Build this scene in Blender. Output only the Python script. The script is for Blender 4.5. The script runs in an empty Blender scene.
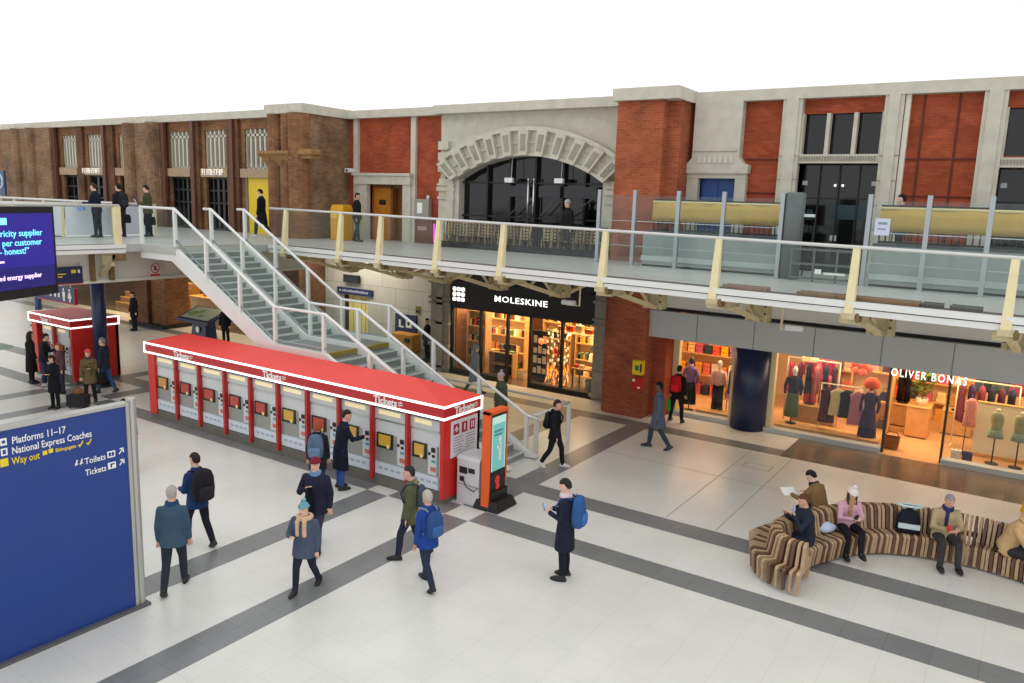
import bpy, math, random
from mathutils import Vector, Matrix
random.seed(7)
PI = math.pi
scene = bpy.context.scene
COL = scene.collection

# ------------------------------------------------------------------ materials
def lin(c):
    def f(v):
        v /= 255.0
        return v / 12.92 if v <= 0.04045 else ((v + 0.055) / 1.055) ** 2.4
    return (f(c[0]), f(c[1]), f(c[2]), 1.0)

MATS = {}
def mat(name, rgb, rough=0.6, metal=0.0, emit=None, estr=0.0, var=0.0, scale=6.0, spec=0.5):
    if name in MATS:
        return MATS[name]
    m = bpy.data.materials.new(name); m.use_nodes = True
    nt = m.node_tree; b = nt.nodes['Principled BSDF']
    b.inputs['Base Color'].default_value = lin(rgb)
    b.inputs['Roughness'].default_value = rough
    b.inputs['Metallic'].default_value = metal
    b.inputs['Specular IOR Level'].default_value = spec
    if emit:
        b.inputs['Emission Color'].default_value = lin(emit)
        b.inputs['Emission Strength'].default_value = estr
    if var > 0:
        tc = nt.nodes.new('ShaderNodeTexCoord'); nz = nt.nodes.new('ShaderNodeTexNoise')
        nz.inputs['Scale'].default_value = scale; nz.inputs['Detail'].default_value = 4
        nt.links.new(tc.outputs['Object'], nz.inputs['Vector'])
        mr = nt.nodes.new('ShaderNodeMapRange')
        mr.inputs['From Min'].default_value = 0.3; mr.inputs['From Max'].default_value = 0.7
        mr.inputs['To Min'].default_value = 1 - var; mr.inputs['To Max'].default_value = 1 + var
        nt.links.new(nz.outputs['Fac'], mr.inputs['Value'])
        mx = nt.nodes.new('ShaderNodeMix'); mx.data_type = 'RGBA'; mx.blend_type = 'MULTIPLY'
        mx.inputs['Factor'].default_value = 1.0
        mx.inputs['A'].default_value = lin(rgb)
        nt.links.new(mr.outputs['Result'], mx.inputs['B'])
        nt.links.new(mx.outputs['Result'], b.inputs['Base Color'])
    MATS[name] = m
    return m

def brick_mat(name, c1, c2, mortar, scale=1.0, bw=0.23, bh=0.078, blotch=0.25, msize=0.008):
    if name in MATS:
        return MATS[name]
    m = bpy.data.materials.new(name); m.use_nodes = True
    nt = m.node_tree; N = nt.nodes; L = nt.links; b = N['Principled BSDF']
    geo = N.new('ShaderNodeNewGeometry'); sep = N.new('ShaderNodeSeparateXYZ')
    L.new(geo.outputs['Position'], sep.inputs[0])
    add = N.new('ShaderNodeMath'); add.operation = 'ADD'
    L.new(sep.outputs[0], add.inputs[0]); L.new(sep.outputs[1], add.inputs[1])
    com = N.new('ShaderNodeCombineXYZ'); L.new(add.outputs[0], com.inputs[0]); L.new(sep.outputs[2], com.inputs[1])
    br = N.new('ShaderNodeTexBrick')
    br.inputs['Scale'].default_value = scale
    br.inputs['Brick Width'].default_value = bw; br.inputs['Row Height'].default_value = bh
    br.inputs['Mortar Size'].default_value = msize
    br.inputs['Color1'].default_value = lin(c1); br.inputs['Color2'].default_value = lin(c2)
    br.inputs['Mortar'].default_value = lin(mortar)
    L.new(com.outputs[0], br.inputs['Vector'])
    nz = N.new('ShaderNodeTexNoise'); nz.inputs['Scale'].default_value = 1.1; nz.inputs['Detail'].default_value = 5
    L.new(geo.outputs['Position'], nz.inputs['Vector'])
    mr = N.new('ShaderNodeMapRange'); mr.inputs['From Min'].default_value = .3; mr.inputs['From Max'].default_value = .7
    mr.inputs['To Min'].default_value = 1 - blotch; mr.inputs['To Max'].default_value = 1 + blotch
    L.new(nz.outputs['Fac'], mr.inputs['Value'])
    mx = N.new('ShaderNodeMix'); mx.data_type = 'RGBA'; mx.blend_type = 'MULTIPLY'; mx.inputs['Factor'].default_value = 1
    L.new(br.outputs['Color'], mx.inputs['A']); L.new(mr.outputs['Result'], mx.inputs['B'])
    L.new(mx.outputs['Result'], b.inputs['Base Color'])
    b.inputs['Roughness'].default_value = .85
    b.inputs['Specular IOR Level'].default_value = .2
    MATS[name] = m
    return m

def floor_mat(name, c1, c2, joint, rough, tile=0.63, blotch=0.05):
    if name in MATS:
        return MATS[name]
    m = bpy.data.materials.new(name); m.use_nodes = True
    nt = m.node_tree; N = nt.nodes; L = nt.links; b = N['Principled BSDF']
    geo = N.new('ShaderNodeNewGeometry')
    br = N.new('ShaderNodeTexBrick'); br.offset = 0.0
    br.inputs['Scale'].default_value = 1.0
    br.inputs['Brick Width'].default_value = tile; br.inputs['Row Height'].default_value = tile
    br.inputs['Mortar Size'].default_value = 0.006
    br.inputs['Color1'].default_value = lin(c1); br.inputs['Color2'].default_value = lin(c2)
    br.inputs['Mortar'].default_value = lin(joint)
    L.new(geo.outputs['Position'], br.inputs['Vector'])
    nz = N.new('ShaderNodeTexNoise'); nz.inputs['Scale'].default_value = 0.9; nz.inputs['Detail'].default_value = 8
    L.new(geo.outputs['Position'], nz.inputs['Vector'])
    mr = N.new('ShaderNodeMapRange'); mr.inputs['From Min'].default_value = .3; mr.inputs['From Max'].default_value = .7
    mr.inputs['To Min'].default_value = 1 - blotch; mr.inputs['To Max'].default_value = 1 + blotch
    L.new(nz.outputs['Fac'], mr.inputs['Value'])
    sp = N.new('ShaderNodeTexNoise'); sp.inputs['Scale'].default_value = 60; sp.inputs['Detail'].default_value = 2
    L.new(geo.outputs['Position'], sp.inputs['Vector'])
    mr2 = N.new('ShaderNodeMapRange'); mr2.inputs['From Min'].default_value = .3; mr2.inputs['From Max'].default_value = .7
    mr2.inputs['To Min'].default_value = .94; mr2.inputs['To Max'].default_value = 1.06
    L.new(sp.outputs['Fac'], mr2.inputs['Value'])
    mm = N.new('ShaderNodeMath'); mm.operation = 'MULTIPLY'
    L.new(mr.outputs['Result'], mm.inputs[0]); L.new(mr2.outputs['Result'], mm.inputs[1])
    mx = N.new('ShaderNodeMix'); mx.data_type = 'RGBA'; mx.blend_type = 'MULTIPLY'; mx.inputs['Factor'].default_value = 1
    L.new(br.outputs['Color'], mx.inputs['A']); L.new(mm.outputs[0], mx.inputs['B'])
    L.new(mx.outputs['Result'], b.inputs['Base Color'])
    b.inputs['Roughness'].default_value = rough
    MATS[name] = m
    return m

def glass_mat(name, tint=(225, 238, 234), refl=0.10, haze=0.06, hazecol=(190, 205, 202)):
    if name in MATS:
        return MATS[name]
    m = bpy.data.materials.new(name); m.use_nodes = True
    nt = m.node_tree; N = nt.nodes; L = nt.links
    out = N['Material Output']; N.remove(N['Principled BSDF'])
    tr = N.new('ShaderNodeBsdfTransparent'); tr.inputs[0].default_value = lin(tint)
    gl = N.new('ShaderNodeBsdfGlossy'); gl.inputs['Roughness'].default_value = 0.03
    df = N.new('ShaderNodeBsdfDiffuse'); df.inputs[0].default_value = lin(hazecol)
    m1 = N.new('ShaderNodeMixShader'); m1.inputs[0].default_value = haze
    L.new(tr.outputs[0], m1.inputs[1]); L.new(df.outputs[0], m1.inputs[2])
    m2 = N.new('ShaderNodeMixShader'); m2.inputs[0].default_value = refl
    L.new(m1.outputs[0], m2.inputs[1]); L.new(gl.outputs[0], m2.inputs[2])
    L.new(m2.outputs[0], out.inputs[0])
    MATS[name] = m
    return m

# ------------------------------------------------------------------ mesh builder
class MB:
    def __init__(s):
        s.v = []; s.f = []; s.m = []; s.mi = 0; s.mats = []
    def use(s, m):
        if m not in s.mats: s.mats.append(m)
        s.mi = s.mats.index(m); return s
    def add(s, vs, fs):
        o = len(s.v); s.v += [tuple(p) for p in vs]
        for f in fs:
            s.f.append(tuple(i + o for i in f)); s.m.append(s.mi)
        return s
    def box(s, x0, x1, y0, y1, z0, z1):
        return s.add([(x0,y0,z0),(x1,y0,z0),(x1,y1,z0),(x0,y1,z0),(x0,y0,z1),(x1,y0,z1),(x1,y1,z1),(x0,y1,z1)],
                     [(0,3,2,1),(4,5,6,7),(0,1,5,4),(1,2,6,5),(2,3,7,6),(3,0,4,7)])
    def hexa(s, b, t):
        """8 corner block: bottom loop b, top loop t (both counter clockwise from above)"""
        return s.add(list(b) + list(t), [(0,3,2,1),(4,5,6,7),(0,1,5,4),(1,2,6,5),(2,3,7,6),(3,0,4,7)])
    def prism(s, pts, z0, z1):
        n = len(pts)
        return s.add([(x,y,z0) for x,y in pts] + [(x,y,z1) for x,y in pts],
                     [tuple(range(n-1,-1,-1)), tuple(range(n,2*n))] + [(i,(i+1)%n,(i+1)%n+n,i+n) for i in range(n)])
    def extr(s, pts, y0, y1):
        """xz outline extruded along y"""
        n = len(pts)
        return s.add([(x,y0,z) for x,z in pts] + [(x,y1,z) for x,z in pts],
                     [tuple(range(n)), tuple(range(2*n-1,n-1,-1))] + [((i+1)%n,i,i+n,(i+1)%n+n) for i in range(n)])
    def extrx(s, pts, x0, x1):
        """yz outline extruded along x"""
        n = len(pts)
        return s.add([(x0,y,z) for y,z in pts] + [(x1,y,z) for y,z in pts],
                     [tuple(range(n-1,-1,-1)), tuple(range(n,2*n))] + [(i,(i+1)%n,(i+1)%n+n,i+n) for i in range(n)])
    def rings(s, rr, cap=True):
        """list of equal length vertex rings"""
        n = len(rr[0]); o = []
        for r in rr: o += [tuple(p) for p in r]
        fs = []
        for k in range(len(rr)-1):
            for i in range(n):
                j = (i+1) % n
                fs.append((k*n+i, k*n+j, (k+1)*n+j, (k+1)*n+i))
        if cap:
            fs.append(tuple(range(n-1,-1,-1))); fs.append(tuple(range((len(rr)-1)*n, len(rr)*n)))
        return s.add(o, fs)
    def tube(s, pts, rad, n=8):
        pts = [Vector(p) for p in pts]
        if not isinstance(rad, (list, tuple)): rad = [rad]*len(pts)
        rr = []; prev = None
        for i, p in enumerate(pts):
            d = (pts[min(i+1,len(pts)-1)] - pts[max(i-1,0)])
            if d.length < 1e-9: d = Vector((0,0,1))
            d.normalize()
            if prev is None:
                a = Vector((1,0,0)) if abs(d.x) < .9 else Vector((0,1,0))
                u = (a - d*a.dot(d)).normalized()
            else:
                u = (prev - d*prev.dot(d)).normalized()
            prev = u; w = d.cross(u)
            rr.append([p + (u*math.cos(2*PI*k/n) + w*math.sin(2*PI*k/n))*rad[i] for k in range(n)])
        return s.rings(rr)
    def bar(s, p0, p1, w, h):
        """rectangular bar from p0 to p1, w horizontal thickness, h the other one"""
        p0 = Vector(p0); p1 = Vector(p1); d = (p1-p0).normalized()
        side = d.cross(Vector((0,0,1)))
        if side.length < 1e-4: side = Vector((1,0,0))
        side.normalize(); up = side.cross(d)
        r = []
        for p in (p0, p1):
            r.append([p - side*w/2 - up*h/2, p + side*w/2 - up*h/2, p + side*w/2 + up*h/2, p - side*w/2 + up*h/2])
        return s.rings(r)
    def lathe(s, prof, c=(0,0,0), n=20):
        return s.rings([[(c[0]+r*math.cos(2*PI*k/n), c[1]+r*math.sin(2*PI*k/n), c[2]+z) for k in range(n)] for r, z in prof])
    def ball(s, c, rx, ry=None, rz=None, n=12, m=8):
        ry = ry or rx; rz = rz or rx
        rr = []
        for i in range(m+1):
            t = -PI/2 + PI*i/m; cr = max(math.cos(t), .02)
            rr.append([(c[0]+rx*cr*math.cos(2*PI*k/n), c[1]+ry*cr*math.sin(2*PI*k/n), c[2]+rz*math.sin(t)) for k in range(n)])
        return s.rings(rr)
    def wall(s, x0, x1, z0, z1, y0, y1, openings=()):
        xs = sorted({x0, x1} | {v for o in openings for v in o[:2] if x0 < v < x1})
        zs = sorted({z0, z1} | {v for o in openings for v in o[2:] if z0 < v < z1})
        for i in range(len(xs)-1):
            for j in range(len(zs)-1):
                cx = (xs[i]+xs[i+1])/2; cz = (zs[j]+zs[j+1])/2
                if any(o[0] < cx < o[1] and o[2] < cz < o[3] for o in openings): continue
                s.box(xs[i], xs[i+1], y0, y1, zs[j], zs[j+1])
        return s
    def xf(s, M, start=0):
        for i in range(start, len(s.v)): s.v[i] = tuple(M @ Vector(s.v[i]))
        return s
    def build(s, name, m=None, parent=None, smooth=False, bevel=0):
        me = bpy.data.meshes.new(name)
        me.from_pydata(s.v, [], s.f)
        ms = s.mats if s.mats else [m]
        for k in ms: me.materials.append(k)
        if len(ms) > 1:
            for p, i in zip(me.polygons, s.m): p.material_index = i
        if smooth:
            for p in me.polygons: p.use_smooth = True
        me.update()
        o = bpy.data.objects.new(name, me); COL.objects.link(o)
        if parent: o.parent = parent
        if bevel:
            b = o.modifiers.new('bevel', 'BEVEL'); b.width = bevel; b.segments = 2; b.limit_method = 'ANGLE'
        return o

def thing(name, label, cat, loc=(0,0,0), rotz=0.0, group=None):
    o = bpy.data.objects.new(name, None); COL.objects.link(o)
    o.empty_display_size = .1
    o.location = loc; o.rotation_euler = (0, 0, rotz)
    o['label'] = label; o['category'] = cat
    if group: o['group'] = group
    return o
def tag(o, label, cat, group=None, loc=None, rotz=None):
    o['label'] = label; o['category'] = cat
    if group: o['group'] = group
    if loc is not None: o.location = loc
    if rotz is not None: o.rotation_euler = (0, 0, rotz)
    return o
def struct(o):
    o['kind'] = 'structure'; return o
def dup(root, loc, rotz, label, group=None):
    r = root.copy(); COL.objects.link(r); r.location = loc; r.rotation_euler = (0, 0, rotz)
    r['label'] = label
    if group: r['group'] = group
    def rec(src, dst):
        for ch in list(src.children):
            c = ch.copy(); COL.objects.link(c); c.parent = dst; rec(ch, c)
    rec(root, r)
    return r
def text(body, size, m, parent, loc, rot, name='lettering', depth=0.006, align='LEFT', bold=0.0, width=None, label=None, spacing=1.0):
    cu = bpy.data.curves.new(name, 'FONT'); cu.body = body; cu.size = size
    cu.extrude = depth; cu.offset = bold; cu.align_x = align; cu.space_character = spacing
    cu.resolution_u = 2
    cu.materials.append(m)
    t = bpy.data.objects.new(name, cu); COL.objects.link(t)
    bpy.context.view_layer.update()
    me = bpy.data.meshes.new_from_object(t)
    bpy.data.objects.remove(t)
    if width:
        xs = [v.co.x for v in me.vertices]; w = max(xs)-min(xs); k = width/w
        for v in me.vertices: v.co.x *= k
    o = bpy.data.objects.new(name, me); COL.objects.link(o)
    o.parent = parent; o.location = loc; o.rotation_euler = rot
    if label: o['label'] = label
    return o
FRONT = (PI/2, 0, 0)            # reads along +x, faces -y
EAST = (PI/2, 0, PI/2)          # reads along +y, faces +x

# ------------------------------------------------------------------ palette
M_white = mat('white_paint', (226, 226, 222), .45, var=.03, scale=2)
M_whitewall = mat('white_panel', (226, 222, 208), .6, var=.04, scale=1)
M_cream = mat('cream_steel', (228, 214, 168), .5, var=.05, scale=5)
M_creamdk = mat('cream_steel_weathered', (196, 182, 140), .6, var=.14, scale=7)
M_rust = mat('rusty_plate', (120, 96, 60), .7, var=.3, scale=14)
M_steel = mat('brushed_steel', (190, 192, 192), .3, .9)
M_chrome = mat('chrome', (215, 215, 215), .2, 1.0)
M_silver = mat('silver_panel', (200, 202, 199), .45, .1, var=.04)
M_black = mat('black_matt', (18, 18, 20), .5)
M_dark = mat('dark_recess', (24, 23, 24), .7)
M_darkglass = mat('dark_glazing', (12, 13, 15), .08)
M_red = mat('kiosk_red', (206, 40, 34), .4, var=.03, scale=2)
M_redroof = mat('kiosk_roof_red', (232, 62, 54), .5, var=.04, scale=1.2)
M_reddk = mat('kiosk_divider_red', (176, 36, 32), .4)
M_led = mat('white_light_strip', (255, 255, 255), .4, emit=(255, 250, 245), estr=1.4)
M_letter = mat('white_lettering', (240, 240, 236), .5)
M_letterlit = mat('lit_white_lettering', (255, 255, 255), .5, emit=(255, 255, 250), estr=1.3)
M_brick = brick_mat('red_brick', (172, 82, 52), (152, 66, 42), (132, 78, 56), blotch=.25)
M_brickpier = brick_mat('red_brick_pier', (168, 88, 58), (146, 70, 46), (146, 100, 74), blotch=.28)
M_bricktan = brick_mat('tan_brick', (140, 110, 84), (116, 88, 66), (130, 110, 90), blotch=.35)
M_brickbrown = brick_mat('brown_brick', (116, 80, 58), (92, 62, 44), (104, 80, 62), blotch=.35)
M_brickorange = brick_mat('orange_brown_brick', (146, 104, 72), (122, 82, 56), (120, 92, 68), blotch=.3)
M_stone = mat('carved_stone', (196, 190, 174), .75, var=.10, scale=3)
M_stonedk = mat('weathered_stone', (150, 144, 130), .8, var=.16, scale=4)
M_tilewall = brick_mat('pale_wall_tiles', (186, 184, 174), (180, 178, 168), (140, 138, 130), bw=1.6, bh=.85, blotch=.06, msize=.012)
M_fascia = mat('grey_fascia', (184, 186, 183), .5, var=.03, scale=1)
M_floor = floor_mat('pale_stone_floor', (219, 217, 209), (217, 215, 207), (207, 205, 198), .28)
M_band = floor_mat('grey_stone_band', (124, 125, 124), (118, 119, 119), (104, 105, 105), .3, blotch=.08)
M_brownfloor = floor_mat('dark_stone_paving', (112, 100, 86), (100, 90, 78), (84, 76, 66), .16, tile=.9, blotch=.12)
M_shopfloor = floor_mat('warm_shop_floor', (206, 160, 110), (198, 150, 102), (180, 136, 92), .3)
M_deck = floor_mat('grey_walkway_paving', (184, 184, 180), (178, 178, 174), (160, 160, 158), .35)
M_gutter = mat('dark_gutter', (92, 88, 84), .7, var=.2, scale=5)
M_glass = glass_mat('balustrade_glass', (248, 252, 250), .02, .012)
M_glassgreen = glass_mat('green_edge_glass', (250, 253, 252), .010, .004, (170, 205, 196))
M_shopglass = glass_mat('shop_glass', (246, 246, 244), .035, .0)
M_screen = glass_mat('screen_glass', (246, 250, 250), .022, .015)
M_navy = mat('navy_paint', (26, 36, 74), .35)
M_signblue = mat('sign_blue', (26, 58, 132), .4, var=.03, scale=1.5)
M_signdark = mat('sign_dark_blue', (28, 40, 84), .45)
M_yellow = mat('yellow_panel', (232, 196, 30), .5)
M_amber = mat('amber_wood', (186, 118, 22), .45, var=.15, scale=3)
M_wood = mat('pale_wood', (206, 160, 96), .5, var=.12, scale=6)
M_wooddk = mat('brown_wood', (120, 78, 46), .5, var=.2, scale=8)
M_canvas = mat('ochre_canvas', (204, 168, 88), .85, var=.08, scale=3)
M_warmlight = mat('warm_ceiling_lamp', (255, 236, 200), .5, emit=(255, 206, 140), estr=6.0)
M_warmwall = mat('warm_shop_wall', (232, 196, 140), .7, var=.05, scale=2)

# ------------------------------------------------------------------ camera and world
F_PX, PITCH, ROLL, YAW, CAMZ = 784.2276, .174865, .0338192, .5872465, 6.5
Fv = Vector((-math.sin(YAW)*math.cos(PITCH), math.cos(YAW)*math.cos(PITCH), -math.sin(PITCH)))
R0 = Vector((math.cos(YAW), math.sin(YAW), 0)); U0 = R0.cross(Fv)
Rv = R0*math.cos(ROLL) + U0*math.sin(ROLL); Uv = -R0*math.sin(ROLL) + U0*math.cos(ROLL)
cam = bpy.data.cameras.new('camera'); cam.sensor_width = 36; cam.lens = F_PX*36/1024; cam.clip_end = 300
camo = bpy.data.objects.new('camera', cam); COL.objects.link(camo)
mw = Matrix.Identity(4)
for i in range(3):
    mw[i][0] = Rv[i]; mw[i][1] = Uv[i]; mw[i][2] = -Fv[i]
mw[2][3] = CAMZ
camo.matrix_world = mw
scene.camera = camo
w = bpy.data.worlds.new('sky'); scene.world = w; w.use_nodes = True
bg = w.node_tree.nodes['Background']; bg.inputs[0].default_value = (0.97, 0.985, 1.0, 1); bg.inputs[1].default_value = 1.16
scene.view_settings.view_transform = 'Standard'; scene.view_settings.look = 'None'
scene.view_settings.gamma = 1.0; scene.view_settings.exposure = 0.0; scene.view_settings.use_curve_mapping = False

def area(name, loc, size, power, color=(1, .78, .5), sy=None, rot=(0, 0, 0)):
    l = bpy.data.lights.new(name, 'AREA'); l.energy = power; l.color = color
    l.shape = 'RECTANGLE'; l.size = size; l.size_y = sy or size
    o = bpy.data.objects.new(name, l); COL.objects.link(o); o.location = loc; o.rotation_euler = rot
    return o

# ================================================================== THE SETTING
def Ye(x): return 16.0 - .0687*(x + .45)          # front edge of the upper walkway
ZD = 4.85                                          # upper walkway level

# --- concourse floor with its grey bands
mb = MB()
xs = [-62, -45, -30.5, -26.6, -25.97, -24.35, -23.72, -17, -12, -11.37, -9.76, -9.13, -5.2, 0, 12]
ys = [1, 6, 10.2, 10.83, 12.31, 12.93, 14.4, 15.04, 18, 21.05, 21.68, 23.12, 30]
bx = [(-26.6,-25.97), (-24.35,-23.72), (-12,-11.37), (-9.76,-9.13)]
by = [(12.31,12.93), (14.4,15.04), (21.05,21.68)]
for i in range(len(xs)-1):
    for j in range(len(ys)-1):
        cx = (xs[i]+xs[i+1])/2; cy = (ys[j]+ys[j+1])/2
        inx = any(a < cx < b for a, b in bx) and cy < 21.7
        iny = any(a < cy < b for a, b in by)
        m = M_floor
        if inx != iny or (inx and iny and cy > 13.5): m = M_band
        if cx > -5.2 and 21.05 < cy < 23.12: m = M_brownfloor
        if cy > 23.12: m = M_brownfloor if cx < -11.9 else M_shopfloor
        mb.use(m).add([(xs[i],ys[j],0),(xs[i+1],ys[j],0),(xs[i+1],ys[j+1],0),(xs[i],ys[j+1],0)], [(0,1,2,3)])
struct(mb.build('floor'))
# thin expansion joints and a service hatch in the paving
mb = MB().use(mat('paving_joint', (168,166,160), .5))
for x in (-5.95, -4.85):
    mb.box(x-.012, x+.012, 15.1, 21.0, 0, .003)
mb.box(-9.1, 4, 18.38, 18.40, 0, .003)
for a in ((-5.75,-5.05,19.55,19.58),(-5.75,-5.05,19.95,19.98),(-5.75,-5.72,19.55,19.98),(-5.08,-5.05,19.55,19.98)):
    mb.box(a[0], a[1], a[2], a[3], 0, .003)
struct(mb.build('trim_1'))
# round green emblem inlaid in the paving
mb = MB().use(mat('green_inlay', (96, 118, 92), .4)).lathe([(.75,0),(.75,.004)], (-34.9, 14.3, 0), 32)
tag(mb.build('floor_emblem'), 'round green emblem set in the concourse paving beside the small red kiosk', 'floor emblem')

# --- upper walkway slab
mb = MB().use(M_deck)
poly = [(-52,17.45),(-27.85,17.45),(-27.85,5),(-23.4,5),(-23.4,14.0),(-21.6,14.0),(-21.6,Ye(-21.6)),(4.5,Ye(4.5)),(4.5,24.4),(-52,24.4)]
mb.prism(poly, 4.62, ZD)
struct(mb.build('floor_upper'))
# white stepped fascia along the edge, with the dark gutter behind it
def edge_strip(mb, a, b, nx, ny):
    ax, ay = a; bx_, by_ = b
    def q(p, o): return (p[0]+nx*o, p[1]+ny*o)
    for (o0, o1, z0, z1, m) in ((.0,.16,4.74,4.855,M_white),(-.06,.09,4.715,4.74,M_gutter),(-.02,.12,4.60,4.715,M_white)):
        A0, A1, B0, B1 = q(a,o0), q(a,o1), q(b,o0), q(b,o1)
        mb.use(m).hexa([(A1[0],A1[1],z0),(B1[0],B1[1],z0),(B0[0],B0[1],z0),(A0[0],A0[1],z0)],
                       [(A1[0],A1[1],z1),(B1[0],B1[1],z1),(B0[0],B0[1],z1),(A0[0],A0[1],z1)])
    A0, A1, B0, B1 = q(a,-.34), q(a,0), q(b,-.34), q(b,0)
    mb.use(M_gutter).hexa([(A1[0],A1[1],ZD),(B1[0],B1[1],ZD),(B0[0],B0[1],ZD),(A0[0],A0[1],ZD)],
                          [(A1[0],A1[1],ZD+.012),(B1[0],B1[1],ZD+.012),(B0[0],B0[1],ZD+.012),(A0[0],A0[1],ZD+.012)])
mb = MB(); edge_strip(mb, (-21.4, Ye(-21.4)), (4.5, Ye(4.5)), 0, -1); struct(mb.build('trim_2'))
mb = MB(); edge_strip(mb, (-23.4, 5), (-23.4, 13.45), 1, 0); struct(mb.build('trim_3'))
mb = MB().use(M_white); mb.box(-52, -27.9, 17.29, 17.45, 4.47, 4.88); struct(mb.build('trim_4'))
# cream cross beam under the left walkway
mb = MB().use(M_whitewall); mb.box(-24.8, -24.4, 5, 21.5, 3.64, 4.62); mb.box(-24.9, -24.3, 5, 21.5, 3.6, 3.7)
struct(mb.build('beam'))
# long boxes and trays lying in the gutter at the right end
for k, (x, l, c) in enumerate(((-5.1,.95,(150,120,108)),(-3.6,.8,(140,112,86)),(-2.5,1.5,(146,110,78)),(-1.55,.35,(86,82,80)),(-1.0,.5,(96,92,90)))):
    mb = MB().use(mat('gutter_tray_%d' % k, c, .7, var=.15, scale=9)); mb.box(-l/2, l/2, -.13, .13, 0, .06); mb.box(-l/2, l/2, -.13, -.11, .06, .08); mb.box(-l/2, l/2, .11, .13, .06, .08)
    tag(mb.build('planter_tray'), ['pinkish brown shallow tray in the walkway gutter, farthest left of the five', 'brown shallow tray in the walkway gutter, second from the left',
        'long rust brown tray in the walkway gutter right of the fourth cream post', 'short dark grey tray in the walkway gutter beside the long rust one',
        'grey tray in the walkway gutter nearest the right end'][k], 'tray', 'shallow trays in the gutter', (x, Ye(x)+.24, ZD+.012), math.atan(-.0687))

# --- upper facade, left block (y = 22)
mb = MB()
doors = [(-43.6,-42.2),(-41.1,-39.7),(-38.25,-37.1),(-34.0,-32.5),(-31.35,-29.85),(-28.6,-27.1)]
ops = []
for a, b in doors:
    ops += [(a, b, ZD, 7.18), (a, b, 7.55, 9.2)]
mb.use(M_brickorange).wall(-52, -25.8, ZD, 9.6, 22.0, 22.5, ops)
struct(mb.build('wall_left'))
mb = MB().use(M_bricktan)                           # broad brick piers standing proud of it
mb.box(-49.5,-44.1,21.6,22.0,ZD,9.6); mb.use(M_bricktan).box(-37.0,-34.3,21.65,22.0,ZD,9.6)
for x in (-47.6, -46.0, -36.6, -34.7):
    mb.lathe([(.32,ZD),(.32,9.6)], (x, 21.62, 0), 12)
mb.use(M_brickbrown).box(-41.9,-41.35,21.85,22.0,ZD,9.6); mb.box(-39.5,-38.5,21.85,22,ZD,9.6); mb.box(-32.25,-31.6,21.85,22,ZD,9.6); mb.box(-29.6,-28.85,21.85,22,ZD,9.6)
mb.use(mat('dark_red_downpipe', (98, 60, 44), .6))
for x in (-44.0,-39.2,-34.15,-31.95,-29.2): mb.box(x-.12,x+.12,21.72,21.86,ZD,9.6)
struct(mb.build('trim_5'))
for k, (a, b) in enumerate(doors):
    d = MB().use(mat('tan_lintel', (168,144,114), .8, var=.12)).box(a-.18, b+.18, 21.86, 22.06, 7.18, 7.55)
    struct(d.build('trim_%d' % (10+k)))
    if k == 5:
        d = MB().use(M_yellow).box(a, b, 22.05, 22.2, ZD, 7.18); d.use(mat('grey_post', (120,120,112), .5)).box(a, a+.1, 22.0, 22.1, ZD, 7.18)
        d.use(M_white).box(a+.75, a+1.05, 22.03, 22.05, 6.0, 6.45)
    else:
        d = MB().use(M_darkglass).box(a, b, 22.2, 22.25, ZD, 7.18); d.use(M_black)
        n = 2 if k < 3 else 4
        for q in range(n+1):
            x = a + (b-a)*q/n; d.box(x-.04, x+.04, 22.12, 22.22, ZD, 7.18)
        for z in (ZD+.05, 6.05, 6.6, 7.13): d.box(a, b, 22.13, 22.21, z-.04, z+.04)
    struct(d.build('door_%d' % (k+1)))
    d = MB().use(mat('window_grey', (150,150,140), .4)).box(a, b, 22.25, 22.3, 7.55, 9.2); d.use(mat('window_mullion', (206,200,182), .5))
    for q in range(6):
        x = a + (b-a)*q/5; d.box(x-.05, x+.05, 22.08, 22.26, 7.55, 9.2)
    d.box(a, b, 22.08, 22.26, 7.5, 7.6); d.box(a, b, 22.08, 22.26, 8.9, 9.0); d.use(M_dark)
    for q in range(5):
        x = a + (b-a)*(q+.5)/5; d.box(x-.08, x+.08, 22.2, 22.26, 7.75, 8.7)
    struct(d.build('window_%d' % (k+1)))
# clustered brick pier with carved corbels between the left block and the red wall
mb = MB().use(M_bricktan); mb.box(-25.85,-23.9,21.1,24.0,ZD,9.6); mb.use(M_brickorange)
for x, r in ((-25.55,.32),(-24.85,.26),(-24.2,.42)): mb.lathe([(r,ZD),(r,9.6)], (x,21.12,0), 14)
mb.use(M_bricktan).lathe([(.5,ZD),(.5,7.9)], (-24.9,21.4,0), 14)
mb.use(mat('corbel_stone', (150,112,66), .8, var=.25, scale=12))
for k in range(5):
    mb.box(-26.0-.03*k, -24.5+.05*k, 20.95-.07*k, 21.3, 7.65+.1*k, 7.75+.1*k)
for k in range(8): mb.ball((-26.0+.22*k, 20.72, 8.1), .14, .12, .1, 8, 5)
mb.box(-23.95,-23.3,20.9,21.3,7.9,8.05); mb.box(-24.0,-23.2,20.8,21.3,8.05,8.25)
struct(mb.build('column_left'))

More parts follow.
